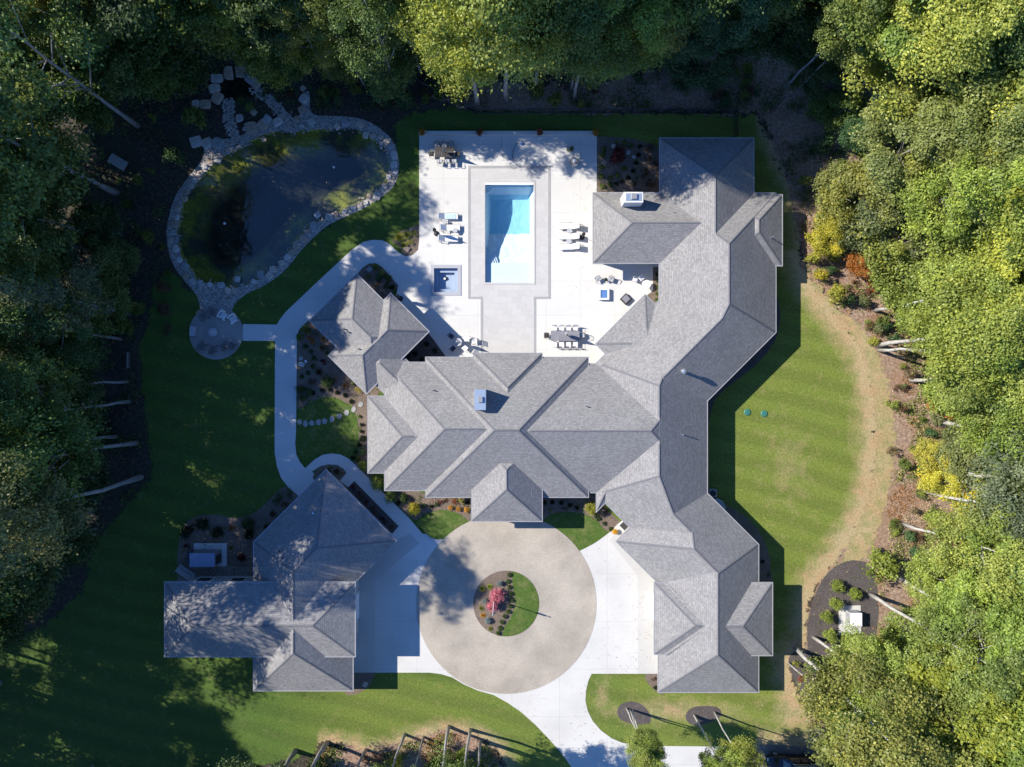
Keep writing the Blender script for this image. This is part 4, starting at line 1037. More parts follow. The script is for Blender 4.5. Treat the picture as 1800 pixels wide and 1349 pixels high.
# trees with visible trunks, and more added for the shade they throw
for (x, y, k, c_, H, wd) in [
 (240,779,'oak','mid',25,0.8),(204,768,'slim','mid',23,1),(248,839,'oak','greygreen',29,0.7),(228,706,'loose','dark',21,1),(226,671,'slim','mid',19,1),(229,553,'loose','greygreen',17,0.9),(212,596,'loose','dark',18,1),
 (206,340,'oak','mid',27,0.85),(243,222,'loose','mid',26,1.0),(150,395,'oak','dark',15,1),(190,425,'oak','mid',25,.9),(110,960,'loose','mid',25,1.0),(60,1010,'loose','mid',25,1.1),(-60,1180,'loose','mid',23,1.1),(-120,1270,'loose','dark',24,1.1),(-35,1240,'loose','mid',23,1.0),(-200,1190,'loose','mid',24,1.1),(-40,1330,'loose','mid',22,1.0),(20,1400,'loose','mid',20,1.0),(180,1410,'loose','mid',19,1.0),(280,1410,'slim','mid',17,.9),(30,60,'oak','ygreen',17,1.0),(482,120,'small','ygreen',6,1.2),(505,140,'small','ygreen',5,1.2),(165,445,'loose','mid',23,1),(150,520,'oak','mid',22,.9),(140,480,'pine','mid',15,1),(170,700,'loose','mid',25,1),(120,640,'oak','mid',25,1),(160,900,'loose','dark',22,1.0),(110,850,'oak','mid',25,1),
 (120,300,'oak','olive',21,1),(185,120,'oak','mid',21,1.1),(270,95,'oak','ygreen',19,1),(350,95,'oak','dark',20,1.1),(330,140,'small','dark',7,1.3),(465,95,'oak','ygreen',15,0.9),(440,60,'oak','mid',21,1),
 (585,142,'loose','ygreen',15,0.9),(640,150,'loose','mid',16,0.8),(700,160,'loose','mid',20,0.9),(940,168,'oak','olive',25,0.75),(592,60,'loose','greygreen',22,0.9),(545,95,'oak','dark',20,1),(690,110,'loose','mid',19,0.9),(740,130,'slim','mid',18,0.9),(770,100,'oak','mid',21,1.0),
 (839,184,'oak','lime',25,0.8),(891,176,'oak','lime',26,0.85),(880,110,'oak','mid',22,1.05),(960,120,'oak','mid',25,0.9),(1010,172,'oak','mid',19,0.9),(1003,160,'slim','mid',15,1.1),(1041,153,'oak','lime',20,1.0),(985,100,'oak','lime',22,1),(1100,105,'oak','olive',20,1.0),(1150,70,'oak','mid',21,1.0),
 (1180,120,'oak','teal',13,0.9),(1230,110,'oak','teal',16,1.0),(1250,60,'oak','mid',20,1),(1320,75,'oak','dark',19,1),
 (1379,154,'slim','mid',17,1),(1403,159,'slim','dark',15,0.9),(1412,88,'oak','lime',21,1.1),(1462,130,'oak','lime',20,1.1),(1493,209,'oak','ygreen',21,1.1),(1500,222,'slim','lime',18,1.0),(1520,150,'oak','lime',21,1),(1580,140,'oak','teal',18,1),(1600,90,'oak','olive',21,1),
 (1487,322,'oak','olive',16,1.25),(1560,320,'oak','olive',20,1.15),(1600,250,'oak','mid',19,1.1),(1520,390,'oak','olive',17,1.05),(1590,400,'oak','olive',20,1.15),(1640,330,'oak','ygreen',21,1.1),(1650,450,'oak','ygreen',21,1.1),
 (1560,470,'pine','greygreen',13,1.0),(1585,470,'oak','lime',19,1.0),(1536,546,'slim','lime',17,1.1),(1600,530,'oak','ygreen',20,1.1),(1543,608,'oak','lime',20,0.95),(1545,616,'slim','lime',19,1.0),(1610,600,'oak','lime',20,1.1),(1601,669,'oak','lime',18,0.9),(1660,640,'oak','lime',21,1.1),
 (1650,740,'oak','lime',20,1.05),(1645,824,'oak','greygreen',21,1.0),(1654,846,'slim','lime',20,1.0),(1622,862,'slim','lime',22,1.1),(1589,922,'oak','lime',19,0.9),(1640,930,'oak','lime',20,1.1),
 (1531,1046,'oak','lime',19,1.0),(1612,1088,'oak','lime',20,1.0),(1570,1010,'oak','lime',18,0.9),(1430,1121,'oak','lime',17,0.9),(1399,1139,'oak','olive',21,0.95),(1385,1165,'slim','mid',14,0.7),(1419,1214,'oak','lime',20,0.95),
 (1500,1190,'oak','olive',20,1.05),(1540,1130,'oak','ygreen',20,1.05),(1580,1180,'oak','lime',21,1.1),(1480,1260,'oak','olive',20,1.05),(1560,1260,'oak','lime',21,1.1),(1640,1150,'oak','lime',20,1.1),(1430,1275,'slim','lime',16,1.0),
 (1101,1245,'slim','lime',11.5,0.75),(1106,1247,'slim','lime',12.5,0.75),(1112,1248,'slim','lime',14,0.7),(1220,1257,'slim','lime',13,0.9),(1224,1261,'slim','mid',13.5,0.8),(1256,1252,'slim','lime',14.5,0.85),
 (575,1306,'oak','dark',19,1.0),(644,1318,'slim','mid',17,1.0),(712,1291,'slim','mid',17,0.9),(745,1296,'slim','lime',15,0.9),(789,1277,'slim','mid',19,0.9),(827,1283,'slim','mid',19,0.9),(845,1303,'slim','lime',18,0.9),
 (520,1320,'oak','dark',18,1),(440,1345,'oak','dark',19,1),(350,1370,'oak','dark',20,1),
]:
    pale = (0.46, 0.44, 0.40) if x > 1070 and y > 500 else (0.30, 0.29, 0.28) if x < 300 or y < 260 else None
    tree(x, y, k, c_, H, wd, pale, 0.03)
# the wood further out (fills the canopy and throws the long shadows from the left)
def scatter(x0, y0, x1, y1, step, kinds, cols, Hr, skip=lambda x, y: False):
    y = y0
    while y < y1:
        x = x0
        while x < x1:
            xx, yy = x+R.uniform(-.4, .4)*step, y+R.uniform(-.4, .4)*step
            if not skip(xx, yy): tree(xx, yy, R.choice(kinds), R.choice(cols), R.uniform(*Hr), R.uniform(0.8, 1.15), None, 0.03)
            x += step
        y += step
scatter(-120, 40, 110, 1330, 118, ['oak', 'oak', 'loose', 'slim'], ['dark', 'mid', 'dark', 'olive'], (19, 24), lambda x, y: 100 < y < 480 and x < 0)
scatter(-420, 860, -120, 1330, 120, ['oak', 'loose'], ['dark', 'mid'], (20, 24))
UNDER = 'smaller trees under the wood'
for (x, y, c_, H) in [(60,120,'mid',11),(120,190,'dark',11),(200,190,'mid',9),(90,280,'mid',12),(150,330,'dark',10),(60,420,'dark',12),(110,470,'dark',10),(70,560,'mid',12),(150,560,'dark',9),(180,620,'dark',9),(90,650,'mid',11),(150,720,'dark',10),(80,760,'mid',12),(190,830,'dark',9),(130,800,'dark',10),(60,880,'mid',12),(170,930,'dark',8),(100,980,'mid',11),(40,1060,'dark',12),
 (280,60,'mid',10),(400,60,'dark',10),(500,70,'mid',9),(540,130,'mid',7),(650,60,'mid',10),(610,130,'olive',6),(690,150,'mid',7),(740,80,'mid',11),(800,110,'mid',10),(860,70,'mid',11),(930,90,'mid',10),(1060,80,'mid',10),(1120,60,'teal',11),(1170,110,'teal',8),(1220,140,'teal',8),(1280,90,'dark',10),(1350,60,'dark',11),(1370,110,'dark',7),(1420,120,'dark',8),(1430,175,'dark',6),(1450,215,'mid',6),(1480,260,'teal',7),(1530,230,'mid',8),
 (1430,430,'yellow',5.5),(1452,400,'yellow',5),(1500,470,'orange',5.5),(1532,500,'orange',4.5),(1640,702,'orange',5),(1612,798,'ygreen',5),(1626,838,'yellow',5.5),(1700,560,'orange',9),(1690,880,'yellow',8),(1506,1128,'lime',8),(1470,1165,'lime',7),(1560,1085,'lime',8),(45,45,'yellow',13),(500,100,'ygreen',9),(15,700,'orange',15),(1440,345,'olive',7),(1462,372,'olive',9),(1492,408,'greygreen',9),(1525,440,'olive',10),(1560,505,'lime',9),(1580,560,'lime',9),(1630,690,'lime',8),(1640,790,'greygreen',8),(1600,1000,'lime',7),(230,110,'mid',11),(265,150,'mid',10),(300,100,'mid',12),(345,120,'dark',10),(310,165,'mid',7),(380,75,'mid',12),(425,80,'olive',11),(235,470,'mid',6),(215,415,'dark',7),(215,545,'mid',7),(1600,470,'olive',9),(1690,790,'greygreen',10),(1650,990,'lime',8),(1500,1150,'lime',6),(1560,1200,'olive',9),(1470,1210,'teal',6),(1450,1300,'mid',8),(1600,1320,'lime',9)]:
    tree(x, y, 'low', c_, H, R.uniform(.85, 1.1), None, .03, UNDER)
scatter(20, -120, 1500, 70, 105, ['oak', 'oak', 'slim', 'oak'], ['mid', 'lime', 'dark', 'olive'], (18, 23))
scatter(1560, 0, 1820, 1330, 140, ['oak', 'oak', 'slim', 'loose'], ['lime', 'olive', 'mid', 'ygreen', 'lime', 'greygreen'], (16, 24), lambda x, y: x < 1700 and 480 < y < 1180 and x < 1640)
scatter(-200, 1380, 900, 1500, 110, ['oak', 'slim'], ['dark', 'mid'], (18, 22))
scatter(1400, 1330, 1750, 1430, 100, ['oak', 'slim'], ['lime', 'olive'], (17, 21))

# understorey and garden shrubs
UND = 'in the undergrowth'
for (x, y, r, c_, k, h) in [
 (225,362,9,'teal','airy',0.9),(185,432,13,'teal','bush',1.2),(226,452,16,'mid','bush',1.4),(252,410,8,'teal','bush',.8),(227,502,8,'dark','bush',.8),(245,545,17,'mid','bush',1.6),(175,475,12,'dark','bush',1.2),
 (315,281,20,'teal','bush',1.8),(352,215,22,'mid','bush',2.2),(248,318,10,'mid','bush',1.0),(210,320,8,'mid','airy',1.0),(590,165,11,'mid','airy',1.2),(628,164,12,'mid','bush',1.4),(672,190,12,'brown','airy',.9),(712,181,19,'teal','bush',2.0),(560,182,9,'dark','airy',.8),(640,190,8,'dark','airy',.7),(513,170,10,'darkred','airy',1.0),
 (1190,150,20,'teal','bush',2.2),(1245,160,16,'teal','bush',2.0),(860,150,15,'mid','bush',2.2),(940,170,18,'mid','bush',2.6),(975,185,14,'mid','bush',2.0),(1420,200,15,'mid','bush',2.4),(1440,260,18,'teal','bush',2.2),(1470,300,14,'mid','bush',2.0),(1390,150,14,'dark','bush',1.6),
 (1437,485,13,'yellow','bush',1.6),(1460,520,20,'ygreen','bush',2.2),(1503,472,20,'orange','bush',2.6),(1528,503,15,'red','bush',1.8),(1482,410,12,'red','airy',2.0),(1550,575,13,'teal','bush',1.3),(1565,596,12,'teal','bush',1.2),(1512,532,13,'greygreen','bush',1.4),(1570,500,10,'orange','bush',1.4),(1455,478,11,'teal','bush',1.2),
 (1534,986,30,'lime','bush',3.4),(1592,941,12,'teal','bush',1.4),(1608,790,17,'ygreen','bush',2.4),(1622,832,22,'yellow','bush',2.6),(1648,708,13,'orange','bush',1.8),(1640,735,14,'greygreen','bush',1.4),(1630,760,10,'teal','bush',1.2),(1628,905,15,'lime','bush',2.2),(1672,755,10,'red','airy',1.6),(1500,500,10,'brown','airy',.9),(1520,520,11,'brown','airy',.8),
 (1425,1160,15,'teal','bush',2.4),(1440,1190,14,'mid','bush',2.6),(1408,1190,8,'red','airy',.7),(1552,1110,14,'lime','bush',2.0),(1590,1130,12,'mid','bush',2.0),(1395,1165,7,'ygreen','airy',1.4),
 (700,1330,14,'ygreen','bush',2.4),(760,1340,16,'mid','bush',2.6),(810,1325,26,'lime','bush',4.2),(850,1335,14,'mid','bush',3.0),(870,1345,10,'mid','airy',1.6),(560,1340,20,'dark','bush',3.0),(670,1345,12,'lime','bush',2.2),
]: shrub(x, y, r, c_, k, h, '', 'shrub', 'undergrowth shrubs at the edge of the wood')
tree(1436, 436, 'small', 'yellow', 4.6, 0.85, group='small trees at the edge of the wood'); tree(1447, 407, 'small', 'yellow', 3.8, 0.75, group='small trees at the edge of the wood'); tree(1494, 440, 'small', 'ygreen', 4.5, 0.7, group='small trees at the edge of the wood')

for (x0, y0, x1, y1, n) in ((1415,350,1600,620,44),(1560,620,1650,1000,30),(1400,180,1500,340,14),(1000,110,1380,190,26),(560,100,860,185,22),(150,200,300,600,26)):
    for _ in range(n):
        x, y = R.uniform(x0, x1), R.uniform(y0, y1)
        if x1 == 1600 and y > 420+1.1*(x-1400)+40: continue
        lit = x0 > 1390
        shrub(x, y, R.uniform(6, 15), R.choice(['mid', 'greygreen', 'olive', 'brown', 'ygreen', 'lime', 'teal', 'tan'] if lit else ['mid', 'dark', 'teal', 'mid', 'brown', 'olive']), R.choice(['airy', 'bush', 'bush']), R.uniform(.7, 2.0), '', 'shrub', 'undergrowth shrubs at the edge of the wood')
BED = [
 # pool side bed
 ('in the bed right of the patio', [(1083,278,17,'darkred','bush',1.5),(1061,265,6,'mid','bush',0),(1059,275,6,'mid','bush',0),(1058,295,6,'mid','bush',0),(1097,252,6,'mid','bush',0),(1109,258,6,'mid','bush',0),(1057,311,6,'lime','bush',0),(1072,313,5,'mid','bush',0),(1085,308,6,'mid','bush',0),(1096,297,6,'mid','bush',0),(1058,328,6,'mid','bush',0),(1072,326,6,'mid','bush',0),(1083,251,5,'olive','airy',0),
   (1125,259,5,'deep','round',0),(1122,274,5,'deep','round',0),(1118,287.5,5,'deep','round',0),(1112.7,301.6,5,'deep','round',0),(1104,312.7,5,'deep','round',0),(1093,319.5,5,'deep','round',0),(1083,324.6,5,'deep','round',0),
   (1143,264,12,'brown','airy',0),(1138,279,9,'brown','airy',0),(1131,307,11,'brown','airy',0),(1143,322,12,'brown','airy',0),(1113.5,324,7,'brown','airy',0),(1150,291,8,'brown','airy',0)]),
 ('by the wall near the wire chairs', [(1155,483,4,'deep','round',0),(1155,494,4,'dark','round',0),(1155.6,505.7,4.5,'mid','round',0),(1155,516.6,4.5,'mid','round',0),(1154,527.5,4.5,'mid','round',0)]),
 ('between left path and pool house', [(541,581,9,'mid','bush',.9),(530,593,8,'mid','bush',.9),(547,600,10,'orange','airy',.9),(538,609,5,'dark','round',0),(547,619,5,'dark','round',0),(553,630.6,5,'dark','round',0),(551.5,644,6,'dark','round',0),(542,655.5,5,'dark','round',0),(531,662,5,'dark','round',0),
   (555,586,8,'tan','airy',0),(569,596,8,'tan','tuft',0),(567,612,10,'tan','tuft',0),(576,621,8,'greygreen','tuft',0),(568,638,8,'darkred','airy',0),(561,654,9,'brown','tuft',0),(548,669,10,'brown','airy',0),(577,672,13,'dark','bush',.8),(588,665.6,7,'tan','airy',0),(529,684.6,9,'dark','bush',.7),(534,700,8,'dark','bush',.6),(545,690,8,'dark','bush',.6)]),
 ('above the stepping stones', [(567,687,5,'deep','round',0),(580,686,5,'deep','round',0),(593,690,5,'deep','round',0),(607,695,5,'deep','round',0),(618,706,5,'deep','round',0),(551.5,691,5,'deep','round',0),(607,678.6,8,'brown','tuft',0),(631,688,8,'yellow','airy',0),(621.5,674,5,'mid','bush',0)]),
 ('by the left wall of the mansion', [(632,732,4,'mid','bush',0),(636,746,4.5,'deep','round',0),(635.6,759,4.5,'deep','round',0),(638,771,7,'deep','round',0),(632,783,5,'deep','round',0),(626,794.6,4,'deep','round',0),(620,804.6,4.5,'deep','round',0),(637,793,8,'teal','bush',.8),(630,805,7,'dark','bush',.7),(641,818,11,'mid','bush',1.1)]),
 ('beside the diagonal path to the entry', [(664,848,14,'lime','bush',1.4),(689,871,13,'mid','bush',1.2),(711,875,9,'dark','bush',.8),(700,884,5,'deep','round',0)]),
 ('left of the entry porch', [(729,893,13.5,'yellow','round',1.5),(746,888,5,'dark','round',0),(757,889.5,5,'deep','round',0),(768,887,5,'dark','round',0),(792,891.5,6,'gold','round',0),(806.5,894,6,'gold','round',0),(820,897,6.5,'gold','round',0),(800,880,8,'red','airy',0),(812,878,8,'ygreen','airy',0),(783,882,7,'brown','airy',0),(773,881,7,'darkred','airy',0),(823,884,5,'deep','round',0)]),
 ('right of the entry porch', [(957,884,5,'deep','round',0),(971,883,5,'deep','round',0),(986.5,884,5,'deep','round',0),(1001.5,888,5,'deep','round',0),(1015,892.5,5,'deep','round',0),(1039.5,891,13.5,'ygreen','round',1.5),(1046,907,5,'dark','round',0),(1051.5,911.5,5.5,'dark','round',0),(1061.5,920.5,5,'dark','round',0),(1073,929.5,5,'dark','round',0),(967,900,6,'olive','airy',0),(993,896,7,'brown','airy',0),(1058,890,8,'brown','airy',0),(1063,900,7,'brown','airy',0)]),
 ('in the motor court island', [(896,1010,5.5,'dark','round',0),(893.5,1021.5,5.5,'dark','round',0),(895,1032.5,5.5,'dark','round',0),(898,1043.5,5.5,'dark','round',0),(900,1055,5.5,'dark','round',0),(897,1064.5,5.5,'dark','round',0),(894,1075,5.5,'dark','round',0),(888,1082.5,5.5,'dark','round',0),(883,1092.5,5.5,'dark','round',0),(879,1103.5,5.5,'dark','round',0),(876,1113,5.5,'dark','round',0),
   (877.5,1023.5,6.5,'blue','round',.6),(853.5,1056,6.5,'blue','round',.6),(858,1090,7,'blue','round',.6),(848,1035,8,'ygreen','tuft',0),(861,1031,7,'lime','tuft',0),(846,1069,6,'olive','tuft',0),(849,1081,6,'gold','tuft',0),(862,1105,6,'olive','tuft',0)]),
 ('above the pool house', [(662,471,7,'mid','bush',.7),(672,480,7,'olive','bush',.6),(650,487,8,'mid','airy',.7),(683,489,8,'dark','bush',.6),(667,490,7,'teal','bush',.6),(678,502,8,'dark','airy',.6),(690,506,6,'deep','bush',.5),(663,500,7,'brown','airy',.6)]),
 ('in the rounded patio corner bed', [(702,418,12,'ygreen','tuft',0),(716,414,11,'olive','tuft',0),(722,428,9,'ygreen','airy',0),(710,432,9,'olive','tuft',0),(730,410,8,'olive','airy',0)]),
 ('right of the pool house', [(750,605,6,'deep','round',0),(765,616,6,'deep','round',0),(730,622,7,'deep','tuft',0),(718,628,7,'deep','airy',0),(742,632,6,'deep','tuft',0)]),
 ('at the top corner of the garage', [(592,829,8,'brown','tuft',0),(601,833,6,'tan','airy',0),(568,834,7,'brown','airy',0),(582,824,7,'dark','airy',0)]),
 ('in the strip along the garage', [(621+8.3*i, 858+8.6*i, 6.5, 'brown' if i % 3 else 'darkred', 'airy', .45) for i in range(9)]),
 ('in the shaded bed behind the garage', [(335,932,13,'deep','bush',1.2),(361,920,13,'deep','bush',1.2),(387,935,12,'deep','bush',1.1),(440,920,13,'dark','bush',1.2),(441,939,10,'deep','bush',1.0),(480,903,8,'brown','tuft',0),(501,889,9,'brown','airy',.6),(487,877,13,'dark','airy',1.0),(408,928,8,'brown','tuft',0),(407,963,7,'tan','tuft',0),(427,979,8,'darkred','round',.7),(468,926,7,'brown','tuft',0),(330,962,8,'darkred','airy',.5),(508,868,10,'teal','airy',.7)]),
 ('by the utility cabinet', [(1467,1027,14,'lime','round',1.5),(1496.5,1041,13,'lime','round',1.4),(1464.5,1057,13,'lime','round',1.4),(1448,1082,13.5,'lime','round',1.4),(1453,1114,14,'lime','round',1.5),(1478,1120,11,'lime','bush',1.5)]),
 ('right of the garage wing', [(1349,1010,5,'dark','airy',.5),(1340,987,4,'deep','round',0)]),
 ('below the right garage', [(1152,1207,5,'deep','round',0),(1148,1193,6,'brown','airy',0)]),
 ('at the pond margin', [(330,445,8,'teal','bush',.5),(322,428,8,'mid','airy',.5),(345,465,9,'dark','airy',.5),(468,166,10,'dark','airy',.5),(440,190,10,'mid','bush',.5),(425,180,9,'dark','bush',.5)]),
]
for place, lst in BED:
    for (x, y, r, c_, k, h) in lst: shrub(x, y, r, c_, k, h or None, place, 'ornamental grass' if k == 'tuft' else 'shrub', 'shrubs ' + place)
# pink flowering shrub
pk = shrub(874, 1045, 16, 'pink', 'round', 1.3, 'in the motor court island', 'flowering shrub'); pk.rotation_euler.z = 0
pk2 = shrub(864, 1061, 13.5, 'pink', 'round', 1.1, 'beside the flagpole in the motor court', 'flowering shrub')
pk.name = 'flowering_shrub'

# ------------------------------------------------------------------ boulders and stones
def boulder_mesh(seed, flat=0.75):
    rg_ = random.Random(seed); import bmesh
    bm = bmesh.new(); bmesh.ops.create_icosphere(bm, subdivisions=2, radius=1.0)
    off = Vector((rg_.uniform(0, 50), rg_.uniform(0, 50), 0))
    for v in bm.verts:
        n = mnoise.noise(v.co*0.9+off)*0.5 + mnoise.noise(v.co*2.2+off)*0.15
        v.co *= 1+n
        for ax in (0, 1, 2):
            lim = 0.72; v.co[ax] = max(-lim, min(lim, v.co[ax]))
        v.co.z *= flat
    me = bpy.data.meshes.new('boulder'); bm.to_mesh(me); bm.free(); me.materials.append(M['stone'])
    return me
BM_ = [boulder_mesh(900+i) for i in range(7)]
STC = [((0.42, 0.40, 0.38), 'grey'), ((0.50, 0.47, 0.43), 'pale grey'), ((0.34, 0.34, 0.34), 'dark grey'), ((0.38, 0.30, 0.23), 'brownish'), ((0.50, 0.42, 0.35), 'pinkish')]
PANCH = [(430,130,'round the head of the stream'),(345,182,'left of the stream head'),(385,225,'left of the stream mouth'),(535,180,'on the gravel spur above the pond'),(450,215,'between the two stream arms'),(420,255,'at the stream mouth'),(560,215,'on the upper rim of the pond'),(640,222,'on the upper right rim of the pond'),(690,270,'on the right tip of the pond'),(680,325,'on the lower right tip of the pond'),(620,365,'on the pond rim beside the lawn'),(540,410,'on the lower rim of the pond'),(480,475,'on the lower rim towards the fire pit'),(400,505,'on the rim nearest the fire pit'),(330,480,'on the lower left rim of the pond'),(305,410,'on the left rim of the pond'),(330,330,'on the upper left rim of the pond'),(375,275,'on the rim below the stream mouth'),
 (1085,270,'in the bed right of the patio'),(530,636,'beside the left path'),(650,474,'in the bed north of the pool house'),(722,415,'in the rounded corner bed'),(642,1203,'by the garage corner'),(930,30,'on the top edge')]
def boulder(px, py, r, z=0.0, flat=1.0, asp=None, group='boulders round the pond'):
    col, word = R.choice(STC); me = R.choice(BM_)
    o = obj('boulder', me, None, P(px, py, z), R.uniform(0, 6.28)); s = r*MPP*1.25
    o.scale = (s*(asp or R.uniform(0.9, 1.2)), s*R.uniform(0.8, 1.0), s*0.8*flat)
    j = R.uniform(0.85, 1.12); o.color = (col[0]*j, col[1]*j, col[2]*j, 1)
    wh = min(PANCH, key=lambda a: (a[0]-px)**2+(a[1]-py)**2)[2]
    tag(o, None, 'boulder', group); THINGS.append((o, f"{'large' if r > 6.5 else 'small' if r < 4 else 'medium'} {word} boulder {wh}", px, py))
cA = [(445,155,9),(525,118,10),(612,112,11),(680,158,10),(718,195,8),(428,225,9),(447,290,10),(295,330,7),(362,335,9),(1042,222,5),(1050,295,8),(1035,372,7),(300,595,10),(375,605,9),(450,605,10),(600,430,7),(697,388,6),(685,500,11),(762,480,9),(790,442,8),(868,455,9),(447,722,6),(770,580,4),(657,612,3.5),(632,505,4),(1000,432,6),(1035,485,4),
 (1105,455,7.5),(1185,455,7),(1235,497,5),(1280,488,7),(1340,465,8),(1440,475,7),(1480,548,7),(1530,552,6),(1585,560,6),(1590,605,4),(1588,638,3),(1655,625,8),(1680,690,8),(1678,755,7.5),(1685,803,7),(1640,840,6),(1660,882,6),(1612,905,6),(1560,972,8),(1505,970,5),(1482,1020,6),(1440,1040,6.5),(1395,1055,6),(1335,1078,5),(1275,1100,6),(1228,1122,8),(1180,1150,5),(1145,1105,7),(1112,1175,7),(1070,1220,5),(1042,1275,7),(1000,1320,8),
 (225,945,6),(215,995,6.5),(265,900,5.5),(285,862,6),(330,812,6),(362,770,6),(397,730,6),(520,667,4),(570,650,4)]
for i, (x, y, r) in enumerate(cA): boulder(270+x/3.967, 100+y/3.967, r*(1.08 if i < 24 else 0.86), 0.03, .8 if i < 24 else 1.0)
for x, y, r in [(927,10,8),(882,50,8),(850,100,8),(815,130,7),(777,168,6),(715,215,8),(690,262,8),(632,252,8),(580,300,6),(467,283,6),(445,362,5.5),(400,362,7),(355,325,7.5),(275,320,5),(210,315,8),(155,300,6.5),(110,262,7),(100,195,8),(62,150,6),(38,70,7)]: boulder(300+x/3.967, 420+y/3.967, r*0.92, 0.03)
for x, y, r in [(1195,330,6),(1232,325,5.5),(1200,280,5),(1225,215,7.5),(1238,170,5),(1243,105,6),(1288,40,6.5)]: boulder(x/3.967, 340+y/3.967, r*0.92, 0.03)
for x, y, r in [(1104.6,269,4),(1114,276,4),(1061.5,288,4.5),(1079,258,4.5),(529.6,630.6,4),(530,640.7,5),(650,474,5),(722,405,4),(715,438,5),(642,1203,5)]: boulder(x, y, r, 0.04, 1, None, 'garden boulders')
# cobbles in the streams and along the rim, too many to count
def cobbles():
    rng = np.random.default_rng(5); V = []; F = []; base = BM_[0]
    bv = np.array([v.co for v in base.vertices]); bf = [tuple(p.vertices) for p in base.polygons]
    spots = []
    for line, wd in ((ST1, 9), (ST2, 8)):
        pl_ = smooth_poly(line, 8, False)
        for p in pl_:
            for _ in range(9): spots.append((p[0]+rng.normal()*wd*0.55, p[1]+rng.normal()*wd*0.55, rng.uniform(0.8, 2.2)))
            for sgn in (-1, 1): spots.append((p[0]+sgn*wd+rng.normal(), p[1]+rng.normal()*2, rng.uniform(1.5, 3.0)))
    for p in WATER[::1]:
        for _ in range(4): spots.append((p[0]+rng.normal()*3.0, p[1]+rng.normal()*3.0, rng.uniform(0.8, 2.2)))
    n = len(bv)
    for k, (x, y, r) in enumerate(spots):
        c = P(x, y); s = r*MPP; V.append(bv*np.array([s*1.1, s, s*0.7])+np.array([c.x, c.y, 0.04])); F += [tuple(i+k*n for i in f) for f in bf]
    me = mesh('cobbles', np.vstack(V), F, M['stone'])
    o = obj('cobbles', me); o.color = (0.36, 0.33, 0.30, 1); tag(o, 'loose rounded cobbles lining the stream beds and the pond edge', 'stones', None, 'stuff')
cobbles()
# stepping stones
for i, (x, y, a) in enumerate([(526.7,742,0.05),(537,745,-.08),(548,744,0.03),(560,743,0.02),(570.5,740.5,.15),(583.5,737,.3),(596.5,732,.45),(609.5,726,.5),(621.5,720,.5),(634,711,.7)]):
    rg_ = random.Random(50+i); b = MB(); pts = []
    for k in range(5+i % 2):
        an = 2*math.pi*k/(5+i % 2)+0.5; pts.append((0.27*math.cos(an)*rg_.uniform(.85, 1.15), 0.33*math.sin(an)*rg_.uniform(.85, 1.15)))
    n = len(pts); b.add([(x_, y_, 0) for x_, y_ in pts]+[(x_*.93, y_*.93, .05) for x_, y_ in pts], [tuple(range(n, 2*n))]+[(k, (k+1) % n, n+(k+1) % n, n+k) for k in range(n)])
    o = b.build('stepping_stone', M['slab'], None, False, P(x, y, 0.03), -a)
    tag(o, None, 'stepping stone', 'stepping stones across the small lawn'); THINGS.append((o, 'flat grey stepping stone in the curving row across the small lawn', x, y))

# ------------------------------------------------------------------ fence, wall, pots
def fence():
    root = empty('fence', P(836, 200)); tag(root, 'long black metal picket fence behind the patio lawn, turning to the north wing', 'fence')
    corners = [(735,150),(760,163),(836,200),(1290.5,200.5),(1290.5,243)]
    posts = []
    for (a, b_) in zip(corners[:-1], corners[1:]):
        A, B = P(*a), P(*b_); n = max(1, round((B-A).length/2.4)); d = (B-A)/n
        for i in range(n):
            s = A+d*i; e = s+d; t = d.normalized(); m = MB()
            for z in (0.16, 1.02, 1.2): m.tube([s+Vector((0, 0, z)), e+Vector((0, 0, z))], 0.035, 5)
            k = int(d.length/0.105)
            for q in range(1, k): p = s+t*(q*d.length/k); m.tube([p+Vector((0, 0, .08)), p+Vector((0, 0, 1.22))], 0.014, 4)
            child_abs(m.build('fence_panel', M['black']), root); posts.append(s)
    posts.append(P(*corners[-1]))
    for s in posts: child_abs(MB().box((s.x, s.y, .66), (.07, .07, 1.32)).build('post', M['black']), root)
fence()
a = P(737.5, 233.5); b_ = P(1049, 240)
root = empty('garden_wall', ((a.x+b_.x)/2, (a.y+b_.y)/2, 0)); tag(root, 'low pale wall along the upper end of the patio with four flower pots on it', 'wall')
MB().box((0, 0, .19), (b_.x-a.x-.06, .3, .38)).build('wall_body', M['wall'], root)
MB().box((0, 0, .42), (b_.x-a.x, .38, .07), bev=.01).build('cap_stone', M['patio'], root)
for i, x in enumerate((742, 843, 948, 1046)):
    v = P(x, 236, .455); r_ = empty('flower_pot', v); tag(r_, ['flower pot with orange and yellow blooms on the left end of the low patio wall', 'flower pot with rusty blooms on the low patio wall above the pool corner', 'flower pot with rusty blooms on the low patio wall right of the pool', 'flower pot with yellow blooms on the right end of the low patio wall'][i], 'flower pot', 'flower pots on the patio wall')
    MB().lathe((0, 0, 0), [(.14, 0), (.2, .3), (.22, .32)], 14).build('pot', M['pot'], r_)
    f = obj('flowers', SHRUB['bush'][i % 2], r_, (0, 0, .25)); f.scale = (.36, .36, .38); f.color = (0.40, .22, .04, 1) if i % 3 == 0 else (.24, .09, .05, 1)

